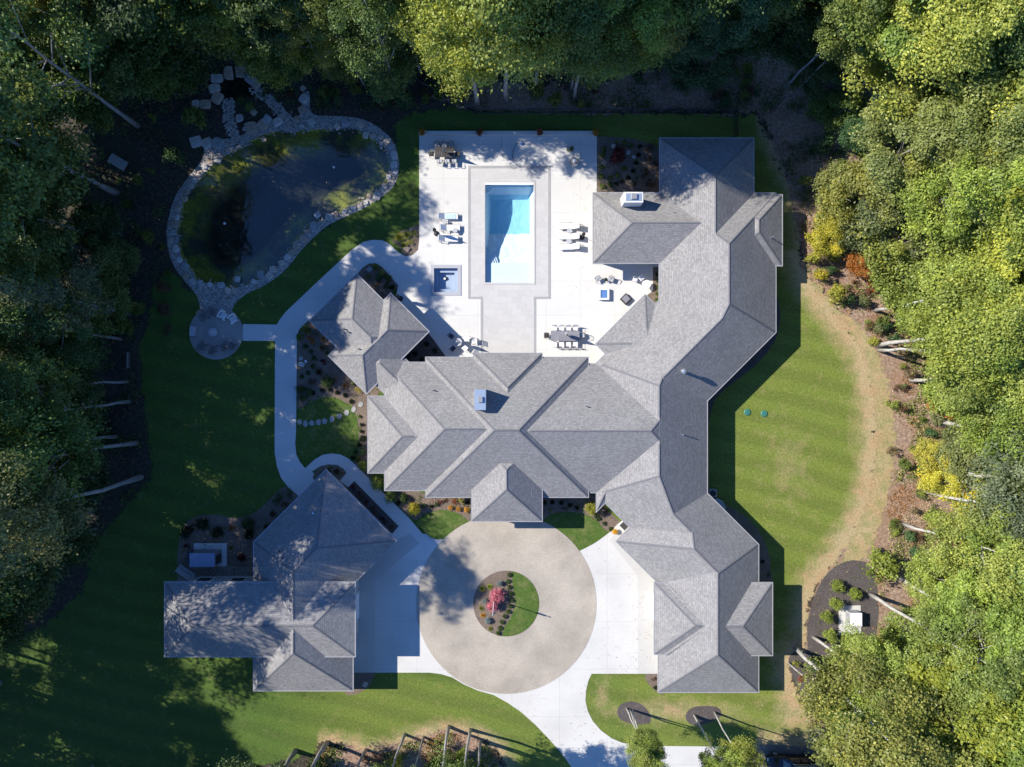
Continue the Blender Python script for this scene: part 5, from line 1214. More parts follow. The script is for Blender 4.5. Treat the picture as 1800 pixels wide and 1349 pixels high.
# ------------------------------------------------------------------ furniture
def lounger_proto():
    r = empty('sun_lounger')          # head towards +x, centre of the frame at origin
    f = MB()
    for y in (-.31, .31): f.tube([(-.98, y, .3), (.98, y, .3)], .022, 6)
    for x in (-.98, .3, .98): f.tube([(x, -.31, .3), (x, .31, .3)], .02, 6)
    f.tube([(.62, -.31, .3), (.82, -.29, .62)], .014, 5); f.tube([(.62, .31, .3), (.82, .29, .62)], .014, 5)
    f.build('frame', M['slate'], r)
    for x in (-.8, .8):
        for y in (-.31, .31): MB().tube([(x, y, 0), (x, y, .3)], .02, 6).build('leg', M['grey'], r)
    s = MB()
    for k in range(3): s.box((-.77+.43*k, 0, .34), (.42, .56, .06), bev=.02)
    s.build('seat', M['cloth'], r)
    ang = rad(-38); m = Matrix.Rotation(ang, 3, 'Y')
    MB().box((.60, 0, .58), (.72, .56, .06), m=m, bev=.02).build('backrest', M['cloth'], r)
    return r
lp = lounger_proto(); first = True
for (x, y, rz, lb) in ((787.5,382,180,'sun lounger with a blue patterned towel, uppermost on the left of the pool'),(791,402,180,'middle white sun lounger left of the pool'),(788,421,180,'white sun lounger crossed by an umbrella shadow, lowest on the left of the pool'),(1001,399,0,'white sun lounger, uppermost on the right of the pool'),(1001,417,0,'middle white sun lounger right of the pool, in front of a folded black umbrella'),(1001,435,0,'white sun lounger, lowest on the right of the pool')):
    o = lp if first else copy_tree(lp); first = False
    o.location = P(x, y, .05); o.rotation_euler = (0, 0, rad(rz)+R.uniform(-.03, .03)); tag(o, lb.replace("'", ''), 'sun lounger', 'sun loungers beside the pool')
tw = MB().box((0, 0, .39), (1.0, .5, .025), bev=.01).build('towel', M['towel'], None, False, P(792, 382.3, .05)); tag(tw, 'pale blue patterned towel spread on the upper left sun lounger', 'towel')
MB_side = MB()
def side_table(x, y, lb):
    r = empty('side_table', P(x, y, .05)); tag(r, lb, 'side table', 'round side tables between the loungers')
    MB().lathe((0, 0, .44), [(.24, 0), (.25, .02), (.24, .035)], 20).build('table_top', M['greycloth'], r)
    MB().tube([(0, 0, 0), (0, 0, .44)], .03, 8).build('leg', M['grey'], r); MB().lathe((0, 0, 0), [(.17, 0), (.16, .03)], 16).build('base', M['grey'], r)
side_table(782, 392, 'round grey side table under the lounger with the blue towel'); side_table(800.5, 407, 'round grey side table right of the middle left lounger')
side_table(1000.5, 407.5, 'round grey side table between the upper two right loungers'); side_table(999.5, 426, 'round grey side table between the lower two right loungers')

def umbrella(x, y, h, lb, canopy, base=True, r0=.13):
    r = empty('patio_umbrella', P(x, y, .05)); tag(r, lb, 'umbrella', 'folded patio umbrellas')
    MB().tube([(0, 0, 0), (0, 0, h)], .024, 8).build('pole', M['grey'], r)
    MB().lathe((0, 0, 0), [(.26, 0), (.26, .06), (.06, .1), (.04, .25)], 18).build('base', M['black'], r)
    b = MB(); n = 16; prof = [(.06, h*.42), (r0, h*.5), (r0*1.15, h*.66), (r0*.7, h*.86), (.03, h*.98)]
    vs = []; fs = []
    for (rr, z) in prof:
        for k in range(n): a = 2*math.pi*k/n; q = rr*(1.25 if k % 2 else .72); vs.append((q*math.cos(a), q*math.sin(a), z))
    for i in range(len(prof)-1):
        for k in range(n): j = (k+1) % n; fs.append((i*n+k, i*n+j, (i+1)*n+j, (i+1)*n+k))
    b.add(vs, fs).build('canopy', canopy, r)
    MB().lathe((0, 0, h), [(.03, 0), (.035, .05), (.01, .1)], 8).build('finial', M['steel'], r)
    return r
umbrella(767, 411, 2.5, 'folded black umbrella left of the lowest left lounger', M['dark']); umbrella(1023, 418, 2.5, 'folded black umbrella behind the middle right lounger', M['dark'])
umbrella(783, 272.5, 2.6, 'folded grey umbrella in the dark dining table by the patio wall', M['slate']); umbrella(993, 590, 2.6, 'folded pale umbrella in the long grey dining table', M['greycloth'])
umbrella(806.5, 602.5, 2.5, 'folded pale umbrella in the round bistro table', M['cloth']); umbrella(704, 525, 2.5, 'folded black and white umbrella beside the pool house', M['dark'])

def table(x, y, wx, wy, lb, top, leg, h=.74):
    r = empty('dining_table', P(x, y, .05)); tag(r, lb, 'table')
    t = MB(); n = max(3, int(wx/.2))
    for k in range(n): t.box((-wx/2+(k+.5)*wx/n, 0, h), (wx/n-.012, wy, .035), bev=.006)
    t.build('table_top', top, r)
    for sx in (-1, 1):
        for sy in (-1, 1): MB().box((sx*(wx/2-.1), sy*(wy/2-.08), h/2-.01), (.06, .06, h-.03)).build('leg', leg, r)
    return r
def chair_proto(seat, frame, rounded=False):
    r = empty('patio_chair')            # faces +y, back at -y
    MB().box((0, 0, .44), (.46, .46, .045), bev=.015).build('seat', seat, r)
    b = MB()
    if rounded:
        pts = [(-.24, .05, .68), (-.24, -.14, .72), (-.14, -.25, .8), (.14, -.25, .8), (.24, -.14, .72), (.24, .05, .68)]
        b.tube(pts, .02, 6)
        for x, y in ((-.14, -.25), (0, -.27), (.14, -.25)): b.tube([(x, y+.02, .44), (x, y, .79)], .01, 4)
    else:
        for z in (.56, .66, .76, .86): b.box((0, -.25-.07*(z-.44), z), (.44, .018, .07), bev=.005)
        for x in (-.23, .23): b.tube([(x, -.23, .42), (x, -.285, .92)], .015, 6)
    b.build('backrest', frame if rounded else seat, r)
    for x in (-.25, .25):
        MB().tube([(x, .2, .44), (x, .2, .64), (x, -.22, .66)], .014, 5).build('armrest', frame, r)
    for x in (-.21, .21):
        for y in (-.21, .21): MB().tube([(x, y, .44), (x*1.1, y*1.12, 0)], .015, 6).build('leg', frame, r)
    return r
CP = {}
def chair(kind, x, y, face, lb, group, z=.05):
    if kind not in CP:
        CP[kind] = {'white': lambda: chair_proto(M['cloth'], M['grey']), 'dark': lambda: chair_proto(M['dark'], M['black'], True), 'wire': lambda: chair_proto(M['greycloth'], M['black'], True), 'navy': lambda: chair_proto(M['navy'], M['steel']), 'whitewire': lambda: chair_proto(M['cloth'], M['white'], True)}[kind](); o = CP[kind]
    else: o = copy_tree(CP[kind])
    o.location = P(x, y, z); o.rotation_euler = (0, 0, face+R.uniform(-.06, .06)); tag(o, lb, 'chair', group); return o
def facing(x, y, tx, ty): return math.atan2(-(ty-y), tx-x)-math.pi/2
table(992.5, 591.5, 2.75, .98, 'long grey slatted dining table between pool deck and mansion', M['slate'], M['grey'])
on = ['leftmost', 'second from the left', 'third from the left', 'rightmost']
for i, x in enumerate((974, 986.5, 998.5, 1010.5)):
    chair('white', x, 577.5, math.pi, f'white dining chair on the pool side of the long grey table, {on[i]}', 'chairs at the long grey dining table')
    chair('white', x, 605, 0, f'white dining chair on the mansion side of the long grey table, {on[i]}', 'chairs at the long grey dining table')
chair('dark', 960.5, 590.5, facing(960, 590, 990, 591), 'dark wicker chair at the left end of the long grey table', 'chairs at the long grey dining table')
chair('wire', 1022.5, 590.5, facing(1022, 590, 990, 591), 'grey chair with a round black back at the right end of the long table', 'chairs at the long grey dining table')
table(782.5, 272, 1.8, 1.0, 'dark dining table in the shade by the low patio wall', M['dark'], M['black'])
for i, x in enumerate((769, 782, 794)):
    chair('wire', x, 258, math.pi, f'round-backed wire chair on the wall side of the dark table, {["leftmost", "middle", "rightmost"][i]}', 'chairs at the dark dining table')
    chair('wire', x+5, 287, 0, f'round-backed wire chair on the pool side of the dark table, {["leftmost", "middle", "rightmost"][i]}', 'chairs at the dark dining table')
chair('dark', 759.5, 273.5, facing(759, 273, 783, 272), 'dark wicker chair at the left end of the dark table', 'chairs at the dark dining table')
chair('dark', 805, 274, facing(805, 274, 783, 272), 'dark wicker chair at the right end of the dark table', 'chairs at the dark dining table')
r = empty('bistro_table', P(806.5, 602.5, .05)); tag(r, 'round pale bistro table with a slot across it, left of the paver walk', 'table')
MB().lathe((0, 0, .7), [(.36, 0), (.38, .02), (.36, .04)], 28).build('table_top', M['greycloth'], r); MB().tube([(0, 0, 0), (0, 0, .7)], .035, 8).build('leg', M['grey'], r); MB().lathe((0, 0, 0), [(.24, 0), (.22, .04)], 18).build('base', M['grey'], r)
for x, y, k, lb in ((794, 592, 'navy', 'dark blue chair in the shade, upper left of the bistro table'), (797, 613.5, 'navy', 'dark blue chair in the shade, lower left of the bistro table'), (820, 596, 'white', 'white chair at the shadow edge, upper right of the bistro table'), (817.5, 612.5, 'white', 'white chair at the lower right of the bistro table'), (834, 600.5, 'white', 'white chair nearest the paver walk')):
    chair(k, x, y, facing(x, y, 806.5, 602.5), lb, 'chairs round the bistro table')
chair('wire', 1050, 492, facing(1050, 492, 1061, 520), 'black wire chair left of the little dark table', 'wire chairs on the right of the patio')
chair('wire', 1073, 492, facing(1073, 492, 1061, 520), 'black wire chair right of the little dark table', 'wire chairs on the right of the patio')
chair('whitewire', 1115.5, 492, facing(1115, 492, 1134, 500), 'white wire chair left of the round glass table', 'white wire chairs by the mansion wall')
chair('whitewire', 1126, 490, facing(1126, 490, 1134, 500), 'white wire chair above the round glass table', 'white wire chairs by the mansion wall')
r = empty('side_table', P(1064, 493, .05)); tag(r, 'little dark round table between two black wire chairs', 'side table')
MB().lathe((0, 0, .42), [(.17, 0), (.18, .02), (.16, .03)], 18).build('table_top', M['black'], r); MB().tube([(0, 0, 0), (0, 0, .42)], .03, 8).build('leg', M['black'], r)
r = empty('glass_table', P(1134.5, 501.5, .05)); tag(r, 'round white-rimmed glass table by the mansion wall', 'table')
t_ = MB(); t_.tube([(.38*math.cos(a), .38*math.sin(a), .7) for a in np.linspace(0, 2*math.pi, 33)], .02, 6, False); t_.build('rim', M['white'], r)
MB().lathe((0, 0, .69), [(.37, 0), (.37, .012)], 30).build('table_top', plain('pale_glass', (.62, .66, .66), .1, var=.03), r)
for k in range(3): MB().tube([(.3*math.cos(k*2.1), .3*math.sin(k*2.1), 0), (.1*math.cos(k*2.1), .1*math.sin(k*2.1), .69)], .014, 5).build('leg', M['white'], r)
r = empty('fire_table', P(1061, 518, .05)); tag(r, 'square white fire table with blue reflecting inset on the right of the patio', 'fire table')
b = MB()
for (cx_, cy_, wx, wy) in ((-.42, 0, .16, 1.1), (.42, 0, .16, 1.1), (0, .47, .68, .16), (0, -.47, .68, .16)): b.box((cx_, cy_, .21), (wx, wy, .42), bev=.012)
b.build('surround', M['white'], r); MB().box((0, 0, .17), (.68, .78, .34)).build('reflecting_inset', M['blue'], r)  # blue of the reflection is put into the inset's colour
r = empty('ottoman', P(1099.5, 526.5, .05), rad(45)); tag(r, 'dark covered square ottoman beside the mansion corner', 'ottoman')
MB().box((0, 0, .2), (.82, .82, .36), bev=.06).build('cover', M['dark'], r); MB().box((0, 0, .4), (.6, .6, .06), bev=.03).build('cushion', M['slate'], r)
# fountain bowl, broken plant, pump and hose
r = empty('fountain', P(1008.5, 287.5, .05)); tag(r, 'round stone fountain bowl with a white figure on the upper right patio', 'fountain')
MB().lathe((0, 0, 0), [(.3, 0), (.36, .1), (.42, .34), (.45, .4), (.4, .42), (.36, .34), (.05, .3)], 26).build('bowl', M['slab'], r)
MB().lathe((0, 0, .3), [(.1, 0), (.06, .15), (.13, .4), (.15, .6), (.07, .75), (.1, .85), (.08, .98), (.01, 1.05)], 14).build('figure', M['white'], r)
def path_tube(pts, rr, z): return MB().tube([(*P(x, y).xy, z) for x, y in smooth_poly(pts, 6, False)], rr, 6)
o = path_tube([(882,238),(882,252),(881,268),(887,276),(895,280),(903,284),(912,283),(920,276),(926,274),(927,280),(922,288),(921,294),(926,295)], .02, .07).build('hose', M['greycloth']); tag(o, 'thin grey hose looping across the upper patio', 'hose')
o = path_tube([(914,252),(907,254),(903,264),(901,275),(903,282),(909,284)], .018, .075).build('cable', M['black']); tag(o, 'thin dark cable running from the blue pump', 'cable')
r = empty('pump', P(917, 253, .05), .5); tag(r, 'small blue pump at the end of the cable on the upper patio', 'pump')
MB().box((0, 0, .11), (.34, .24, .2), bev=.05).build('body', M['blue'], r); MB().tube([(-.14, 0, .22), (.14, 0, .26)], .02, 6).build('handle', M['black'], r)
sh = shrub(1001, 262, 9, 'dark', 'airy', .5, 'lying broken on the upper right patio', 'cut branches')
# fire pit terrace
def adirondack(seat):
    r = empty('adirondack_chair')
    s = MB(); 
    for k in range(4): s.box((0, .2-.13*k, .36-.035*k), (.5, .115, .025), bev=.005)
    s.build('seat', seat, r)
    b = MB(); m = Matrix.Rotation(rad(28), 3, 'X')
    for k in range(5): b.box((-.2+.1*k, -.4, .62), (.09, .022, .8-.03*abs(k-2)), m=m, bev=.005)
    b.build('backrest', seat, r)
    for x in (-.34, .34): MB().box((x, -.02, .57), (.13, .72, .025), bev=.005).build('armrest', seat, r)
    for x in (-.3, .3):
        for y in (-.3, .3): MB().box((x, y, .28), (.05, .09, .56)).build('leg', seat, r)
    return r
ap = {'g': adirondack(plain('weathered_grey_wood', (.17, .165, .165), .85, var=.15)), 'w': adirondack(M['cloth'])}; used = set()
for x, y, k, lb in ((360.5, 557.5, 'g', 'grey adirondack chair at the upper left of the fire pit terrace'), (376, 551.5, 'g', 'grey adirondack chair at the top of the fire pit terrace'), (394, 556, 'w', 'sunlit white adirondack chair at the upper right of the fire pit terrace'), (411.5, 562, 'w', 'white adirondack chair nearest the path link on the fire pit terrace'), (359, 608, 'g', 'grey adirondack chair at the lower left of the fire pit terrace'), (376, 613.5, 'g', 'grey adirondack chair at the bottom of the fire pit terrace'), (395.5, 609, 'g', 'grey adirondack chair at the lower right of the fire pit terrace'), (409, 607, 'g', 'grey adirondack chair at the right edge of the fire pit terrace')):
    o = ap[k] if k not in used else copy_tree(ap[k]); used.add(k)
    o.location = P(x, y, .055); o.rotation_euler = (0, 0, facing(x, y, 377, 584)); tag(o, lb, 'chair', 'adirondack chairs round the fire bowl')
r = empty('fire_bowl', P(376.5, 584.5, .055)); tag(r, 'round grey covered fire bowl in the middle of the round terrace', 'fire bowl')
MB().lathe((0, 0, 0), [(.34, 0), (.42, .12), (.46, .34), (.44, .36)], 30).build('bowl', M['slab'], r); MB().lathe((0, 0, .36), [(.44, 0), (.43, .04), (.3, .09), (.04, .12)], 30).build('lid', M['greycloth'], r)
r = empty('storage_bench', P(342, 583, .055), rad(-4)); tag(r, 'pale blue-grey storage bench on the left of the round terrace', 'bench')
MB().box((0, 0, .2), (.52, .88, .4), bev=.02).build('box_body', M['beige'], r); MB().box((0, 0, .43), (.58, .94, .06), bev=.015).build('lid', M['greycloth'], r)
r = empty('garden_bench', P(227, 634), 0); tag(r, 'dark slatted garden bench at the shaded wood edge left of the fire pit', 'bench')
b = MB()
for k in range(5): b.box((-.2+.11*k, 0, .44), (.09, 1.6, .03))
b.build('seat', M['dark'], r); b = MB()
for k in range(9): b.box((.3, -.7+.175*k, .68), (.03, .06, .44))
b.box((.3, 0, .9), (.04, 1.6, .06)).build('backrest', M['beige'], r)
for y in (-.7, .7):
    for x in (-.2, .27): MB().box((x, y, .22), (.06, .06, .44)).build('leg', M['dark'], r)
o = MB().box((0, 0, .15), (1.75, .95, .26), bev=.03).build('stone_slab', M['slab'], None, False, P(208.5, 286, 0), rad(-31)); tag(o, 'tilted pale grey slab lid lying in the dark wood by the pond', 'slab')
for x, y, lb in ((1313.5, 725, 'left one of two green lids in the right lawn'), (1343, 727.5, 'right one of two green lids in the right lawn')):
    r = empty('septic_lid', P(x, y)); tag(r, lb, 'lid', 'green lids in the right lawn')
    MB().lathe((0, 0, 0), [(.33, 0), (.33, .07), (.27, .12), (.03, .13)], 26).build('cover', M['greenp'], r); MB().tube([(-.08, 0, .12), (-.05, 0, .17), (.05, 0, .17), (.08, 0, .12)], .015, 5).build('handle', M['greenp'], r)
# flagpole
r = empty('flagpole', P(868.5, 1053.5, .05)); tag(r, 'white flagpole with a drooping striped flag in the motor court island', 'flagpole')
MB().tube([(0, 0, 0), (0, 0, 4.7)], [.05, .03], 10).build('pole', M['white'], r); MB().lathe((0, 0, 4.68), [(.02, 0), (.07, .05), (.07, .1), (.01, .15)], 12).build('finial', M['steel'], r)
fl = []; ff = []
for i in range(13):
    for j in range(7):
        u, v_ = i/12, j/6; fl.append((.05+.34*u*(.6+.4*v_), .07*math.sin(u*9+v_*2)-.16*u, 4.55-v_*.9-.75*u*(1-.3*v_)))
for i in range(12):
    for j in range(6): ff.append((i*7+j, i*7+j+1, (i+1)*7+j+1, (i+1)*7+j))
me = mesh('flag', fl, ff, M['white'], True); me.materials.append(M['flagred']); me.materials.append(M['flagblue'])
for p in me.polygons:
    i, j = p.index//6, p.index % 6; p.material_index = 2 if (i < 5 and j < 3) else (1 if j % 2 == 0 else 0)
obj('flag', me, r)
# garage yard: generator, pad, railing stair
sheet('equipment_pad', [(341,955),(399,955),(399,995.5),(341,995.5)], 0.07, M['path'], thick=.07)
c0 = P(362.5, 981, .9)
r = empty('generator', (c0.x, c0.y, .07)); tag(r, 'tall grey-blue equipment cabinet on a concrete pad behind the garage', 'equipment cabinet')
MB().box((0, 0, .85), (2.3, 1.25, 1.66), bev=.02).build('housing', M['slate'], r); MB().box((0, 0, 1.71), (2.36, 1.3, .06), bev=.015).build('lid', plain('blue_grey_cover', (.23, .28, .42), .6), r)
MB().box((1.165, -.1, .8), (.03, .8, 1.2)).build('door', M['dark'], r); MB().box((-1.5, 0, .5), (.66, 1.15, 1.0), bev=.02).build('side_box', M['navy'], r)
r = empty('cellar_stair', P(327, 1006), rad(-38)); tag(r, 'short black metal stair with railings behind the garage', 'stair')
b = MB()
for k in range(7): b.box((-.75+.25*k, 0, .28-.03*k), (.22, .9, .03))
b.build('tread', M['grey'], r)
for y in (-.47, .47):
    b = MB(); b.tube([(-.9, y, 1.1), (.9, y, .95)], .02, 6); b.tube([(-.9, y, .6), (.9, y, .45)], .014, 5)
    for k in range(7): b.tube([(-.9+.3*k, y, 0), (-.9+.3*k, y, 1.1-.025*k)], .012, 5)
    b.build('railing', M['black'], r)
# utility cabinet on its pad, lower right
sheet('utility_pad', [(1474,1065),(1512,1064),(1513,1112),(1474,1116)], 0.10, M['drive'], thick=.1)
c0 = P(1504, 1089, 1.1); r = empty('utility_cabinet', (c0.x, c0.y, .1)); tag(r, 'pale grey metal utility cabinet on a white pad among round lime shrubs', 'utility cabinet')
MB().box((0, 0, .55), (1.05, 1.2, 1.1), bev=.03).build('housing', M['greycloth'], r); MB().box((0, 0, 1.12), (1.12, 1.27, .06), bev=.02).build('lid', M['white'], r); MB().box((-.54, 0, .55), (.03, .9, .85)).build('door', M['gutter'], r); MB().box((-.565, .3, .6), (.03, .04, .16)).build('handle', M['black'], r)
# air conditioner and light strips beside the long wing
c0 = P(1247.5, 865.5); r = empty('air_conditioner', (c0.x+.1, c0.y, 0)); tag(r, 'small grey air conditioner unit at the inside corner of the right wing', 'air conditioner')
MB().box((0, 0, .4), (.75, .75, .75), bev=.04).build('housing', M['gutter'], r); MB().lathe((0, 0, .775), [(.3, 0), (.3, .02), (.05, .03)], 24).build('fan_grille', M['black'], r)
r = empty('window_well', P(1262, 890), rad(-45)); tag(r, 'pale curved window well rim beside the diagonal garage wing', 'window well')
b = MB(); b.tube([(-.7, 0, .1), (-.6, .4, .1), (0, .6, .1), (.6, .4, .1), (.7, 0, .1)], .05, 6); b.build('rim', M['steel'], r); MB().box((0, .2, .03), (1.2, .6, .05)).build('grate', M['greycloth'], r)
# door mat, mums, path light
o = MB().box((0, 0, .075), (.85, .6, .03), bev=.01).build('door_mat', M['dark'], None, False, P(1098, 925.5), rad(-45)); tag(o, 'dark door mat on the white stoop at the inner corner', 'door mat')
r = empty('flower_pot', P(1080, 934, .05)); tag(r, 'pot of bright yellow blooms on the white stoop', 'flower pot')
MB().lathe((0, 0, 0), [(.12, 0), (.17, .26), (.18, .28)], 14).build('pot', M['pot'], r); f = obj('flowers', SHRUB['round'][0], r, (0, 0, .2)); f.scale = (.3, .3, .3); f.color = (.8, .5, .03, 1)
r = empty('path_light', P(540, 636)); tag(r, 'small round metal path light beside the left path', 'light')
MB().tube([(0, 0, 0), (0, 0, .55)], .02, 6).build('post', M['black'], r); MB().lathe((0, 0, .52), [(.16, 0), (.13, .06), (.02, .1)], 18).build('shade', M['steel'], r)
# pond fountains
for x, y, lb in ((393.5, 392.4, 'bubbling jet in the lower left of the pond'), (586, 293, 'bubbling jet in the right part of the pond')):
    o = MB().lathe((0, 0, -.14), [(.16, 0), (.09, .06), (.05, .16), (.01, .22)], 12).build('water_jet', plain('foam', (.6, .66, .7), .3, var=.2, scale=20), None, True, P(x, y)); tag(o, lb, 'fountain', 'bubbling jets in the pond')

# ------------------------------------------------------------------ parked car
def car():
    r = empty('parked_car', P(1387, 1339, .04)); tag(r, 'black parked car with a tan roof rack at the bottom edge, right', 'car')
    # stations along x (front at -x): (x, half width, sill z, belt z, roof z, roof half width)
    st = [(-2.42,.70,.42,.72,.74,.62),(-2.30,.88,.30,.86,.90,.78),(-1.6,.95,.25,.98,1.02,.84),(-1.05,.96,.25,1.03,1.06,.84),(-.45,.96,.25,1.06,1.66,.70),(.4,.96,.25,1.08,1.76,.71),(1.5,.96,.25,1.08,1.72,.69),(2.1,.95,.27,1.06,1.60,.66),(2.38,.90,.35,1.0,1.04,.76),(2.46,.74,.45,.8,.82,.62)]
    vs = []; fs = []
    for (x, hw, zs, zb, zr, rw_) in st:
        vs += [(x, -hw*.9, zs), (x, -hw, (zs+zb)/2), (x, -hw*.96, zb), (x, -rw_, zr-.04), (x, -rw_*.8, zr), (x, rw_*.8, zr), (x, rw_, zr-.04), (x, hw*.96, zb), (x, hw, (zs+zb)/2), (x, hw*.9, zs)]
    n = 10
    for i in range(len(st)-1):
        for k in range(n): j = (k+1) % n; fs.append((i*n+k, i*n+j, (i+1)*n+j, (i+1)*n+k))
    fs.append(tuple(range(n))); m = (len(st)-1)*n; fs.append(tuple(range(m+n-1, m-1, -1)))
    obj('body', mesh('body', vs, fs, M['car'], True), r)
    obj('windscreen', mesh('windscreen', [(-1.02, -.74, 1.085), (-1.02, .74, 1.085), (-.5, .62, 1.66), (-.5, -.62, 1.66)], [(0, 1, 2, 3)], M['glassblue']), r)
    obj('rear_window', mesh('rear_window', [(2.36, -.62, 1.12), (2.36, .62, 1.12), (2.13, .55, 1.585), (2.13, -.55, 1.585)], [(3, 2, 1, 0)], M['glass']), r)
    for s in (-1, 1):
        for (xa, xb) in ((-.4, .5), (.6, 1.55)):
            obj('window', mesh('window', [(xa, s*.95, 1.12), (xb, s*.95, 1.12), (xb-.05, s*.745, 1.62), (xa+.12, s*.745, 1.62)], [(0, 1, 2, 3)], M['glass']), r)
        MB().box((-2.3, s*.62, .8), (.14, .34, .12), bev=.03).build('headlight', M['steel'], r)
        MB().box((2.43, s*.66, .9), (.08, .2, .3), bev=.03).build('tail_light', M['flagred'], r)
        MB().tube([(-.3, s*.66, 1.74), (0, s*.66, 1.84), (1.6, s*.66, 1.82), (1.8, s*.66, 1.72)], .025, 6).build('roof_rail', M['steel'], r)
        MB().box((-.85, s*1.06, 1.08), (.12, .2, .14), bev=.03).build('mirror', M['car'], r)
        for x in (-1.5, 1.5):
            c_ = Vector((x, s*.86, .37)); w_ = MB().tube([c_+Vector((0, -.12, 0)), c_+Vector((0, .12, 0))], .37, 22).build('wheel', M['tyre'], r)
            MB().tube([c_+Vector((0, s*.10, 0)), c_+Vector((0, s*.135, 0))], .22, 16).build('rim', M['steel'], w_)
    b = MB()
    for k in range(7): b.box((.75, -.54+.18*k, 1.88), (1.9, .14, .03))
    for x in (.1, 1.4): b.box((x, 0, 1.85), (.07, 1.3, .03))
    b.build('roof_rack', M['tan'], r)
M['glassblue'] = plain('sky_glass', (.03, .05, .07), .03, var=0); car()

# ------------------------------------------------------------------ fallen leaves
def litter():
    rng = np.random.default_rng(11); pos = []
    def put(n, x0, y0, x1, y1, z): 
        for _ in range(n):
            v = P(rng.uniform(x0, x1), rng.uniform(y0, y1)); pos.append((v.x, v.y, z+rng.uniform(0, .02)))
    put(420, 1250, 620, 1540, 1040, .03); put(120, 1040, 1190, 1400, 1300, .03); put(260, 620, 1190, 960, 1300, .03); put(200, 520, 700, 630, 820, .05); put(120, 430, 440, 740, 600, .05); put(500, 250, 600, 480, 900, .03); put(90, 740, 250, 1048, 630, .065)
    put(150, 1030, 950, 1150, 1180, .06); put(80, 1000, 340, 1045, 620, .065); put(90, 1110, 1020, 1150, 1180, .06); put(60, 1000, 1200, 1060, 1340, .06); put(40, 750, 920, 1040, 1200, .06); put(90, 430, 260, 600, 440, -.135)
    pos = np.array(pos); n = len(pos); nr = np.tile([0, 0, 1.0], (n, 1))+rng.normal(size=(n, 3))*.35
    me = leaves_mesh('fallen_leaves', pos, nr, rng.uniform(.05, .12, n), rng)
    o = obj('fallen_leaves', me); o.color = (.40, .34, .14, 1); tag(o, 'scattered fallen yellow leaves on the lawns and paving', 'leaves', None, 'stuff')
litter()

# low ground cover and twigs on the woodland floor, nobody could count it
def cover(name, col, label, regions, n, size, seed, hmax=.5, only=None):
    rng = np.random.default_rng(seed); pos = []
    q = n*2; rg_ = np.array(regions, float)[rng.integers(len(regions), size=q)]
    XX = rng.uniform(rg_[:, 0], rg_[:, 2]); YY = rng.uniform(rg_[:, 1], rg_[:, 3]); bad = COVER_NO(XX, YY) if only is None else ~np.any([sdist(XX, YY, BEDS[o_][0]) > 3 for o_ in only], 0)
    for x, y, b_ in zip(XX, YY, bad):
        if b_ or mnoise.noise((x*0.02+seed, y*0.02, seed)) < 0.08: continue
        if len(pos) >= n: break
        for _ in range(6):
            v = P(x+rng.normal()*3, y+rng.normal()*3); pos.append((v.x, v.y, .03+rng.uniform(0, 1)**2*hmax))
    pos = np.array(pos); k = len(pos)
    me = leaves_mesh(name, pos, np.tile([0, 0, .8], (k, 1))+rng.normal(size=(k, 3))*.5, size*rng.uniform(.6, 1.4, k), rng)
    o = obj(name, me); o.color = (*col, 1); tag(o, label, 'ground cover', None, 'stuff')
_LAWN_A = np.array(LAWN)
def COVER_NO(X, Y):
    return (sdist(X, Y, LAWN) > -4) | (sdist(X, Y, DRY) > -2) | (sdist(X, Y, RIM) > -3) | (sdist(X, Y, BEDS['utility_bed'][0]) > 0) | ((X > 1270) & (Y > 1300)) | ((X > 900) & (X < 1260) & (Y > 1200))
RG = [(1400,330,1640,640),(1560,600,1700,1010),(1560,600,1660,1010),(1440,980,1640,1200)]
LG = [(120,150,300,640),(230,40,560,200),(560,60,860,195),(1000,100,1450,200),(1340,180,1480,420),(120,640,250,900)]
BG = [(560,1290,880,1349)]
cover('ground_cover', (.17, .22, .05), 'low green weeds on the sunny woodland floor right of the lawn', RG+BG, 9000, .16, 3)
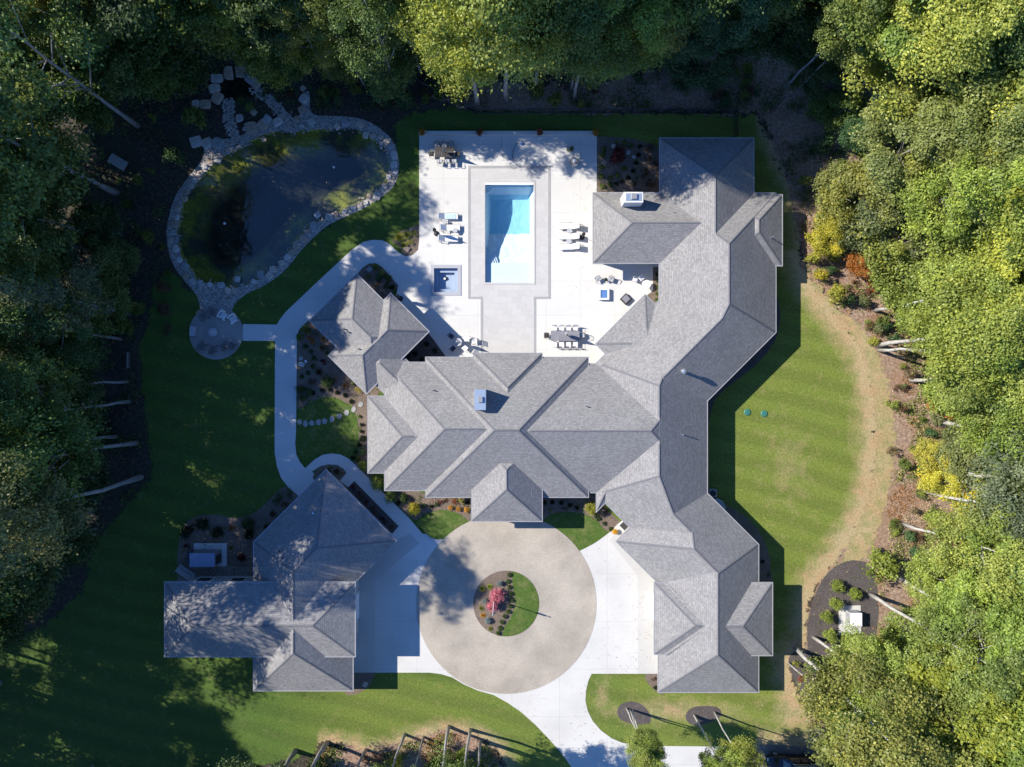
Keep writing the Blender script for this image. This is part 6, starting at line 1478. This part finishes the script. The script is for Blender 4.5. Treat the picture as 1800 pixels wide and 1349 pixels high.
cover('ground_cover', (.34, .19, .09), 'rusty dead leaves on the woodland floor right of the lawn', RG+BG, 9000, .14, 9, .12)
cover('ground_cover', (.50, .40, .27), 'straw coloured dry stalks on the woodland floor right of the lawn', RG+BG, 7000, .13, 14, .3)
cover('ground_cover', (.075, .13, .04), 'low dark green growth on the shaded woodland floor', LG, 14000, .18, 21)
BB = [(520,560,660,840),(1050,240,1165,340),(315,905,530,1010),(690,870,830,915),(950,880,1095,930),(625,480,700,530),(1400,990,1560,1230)]
BO = ['west_bed', 'pool_side_bed', 'garage_back_bed', 'entry_west_bed', 'entry_east_bed', 'pool_house_bed', 'utility_bed']
cover('ground_cover', (.10, .15, .05), 'low green plants spread between the shrubs of the planting beds', BB, 1300, .13, 33, .22, BO)
cover('ground_cover', (.30, .20, .12), 'dead leaves and stalks lying in the planting beds', BB, 1500, .11, 41, .1, BO)
cover('ground_cover', (.22, .15, .10), 'brown dead leaves on the shaded woodland floor', LG, 8000, .14, 27, .1)

# ------------------------------------------------------------------ make every label single out one thing
ORD = ['first', 'second', 'third', 'fourth', 'fifth', 'sixth', 'seventh', 'eighth', 'ninth', 'tenth', 'eleventh', 'twelfth', 'thirteenth', 'fourteenth', 'fifteenth', 'sixteenth']
groups = {}
for t in THINGS: groups.setdefault(t[1], []).append(t)
for lb, ts in groups.items():
    if len(ts) > 1:
        xs = [t[2] for t in ts]; ys = [t[3] for t in ts]
        horiz = (max(xs)-min(xs)) >= (max(ys)-min(ys))
        ts.sort(key=lambda t: t[2] if horiz else t[3])
    for i, t in enumerate(ts):
        l = lb
        if len(ts) == 2: l += ', ' + (('left' if i == 0 else 'right') if horiz else ('upper' if i == 0 else 'lower')) + ' of two'
        elif len(ts) > 2: l += ', ' + (ORD[i] if i < len(ORD) else str(i+1)+'th') + (' from left' if horiz else ' from top')
        wd = l.split()
        if len(l.replace('-', ' ').split()) > 16 and wd[0] in ('small', 'medium', 'large'): l = ' '.join(wd[1:])
        t[0]['label'] = l
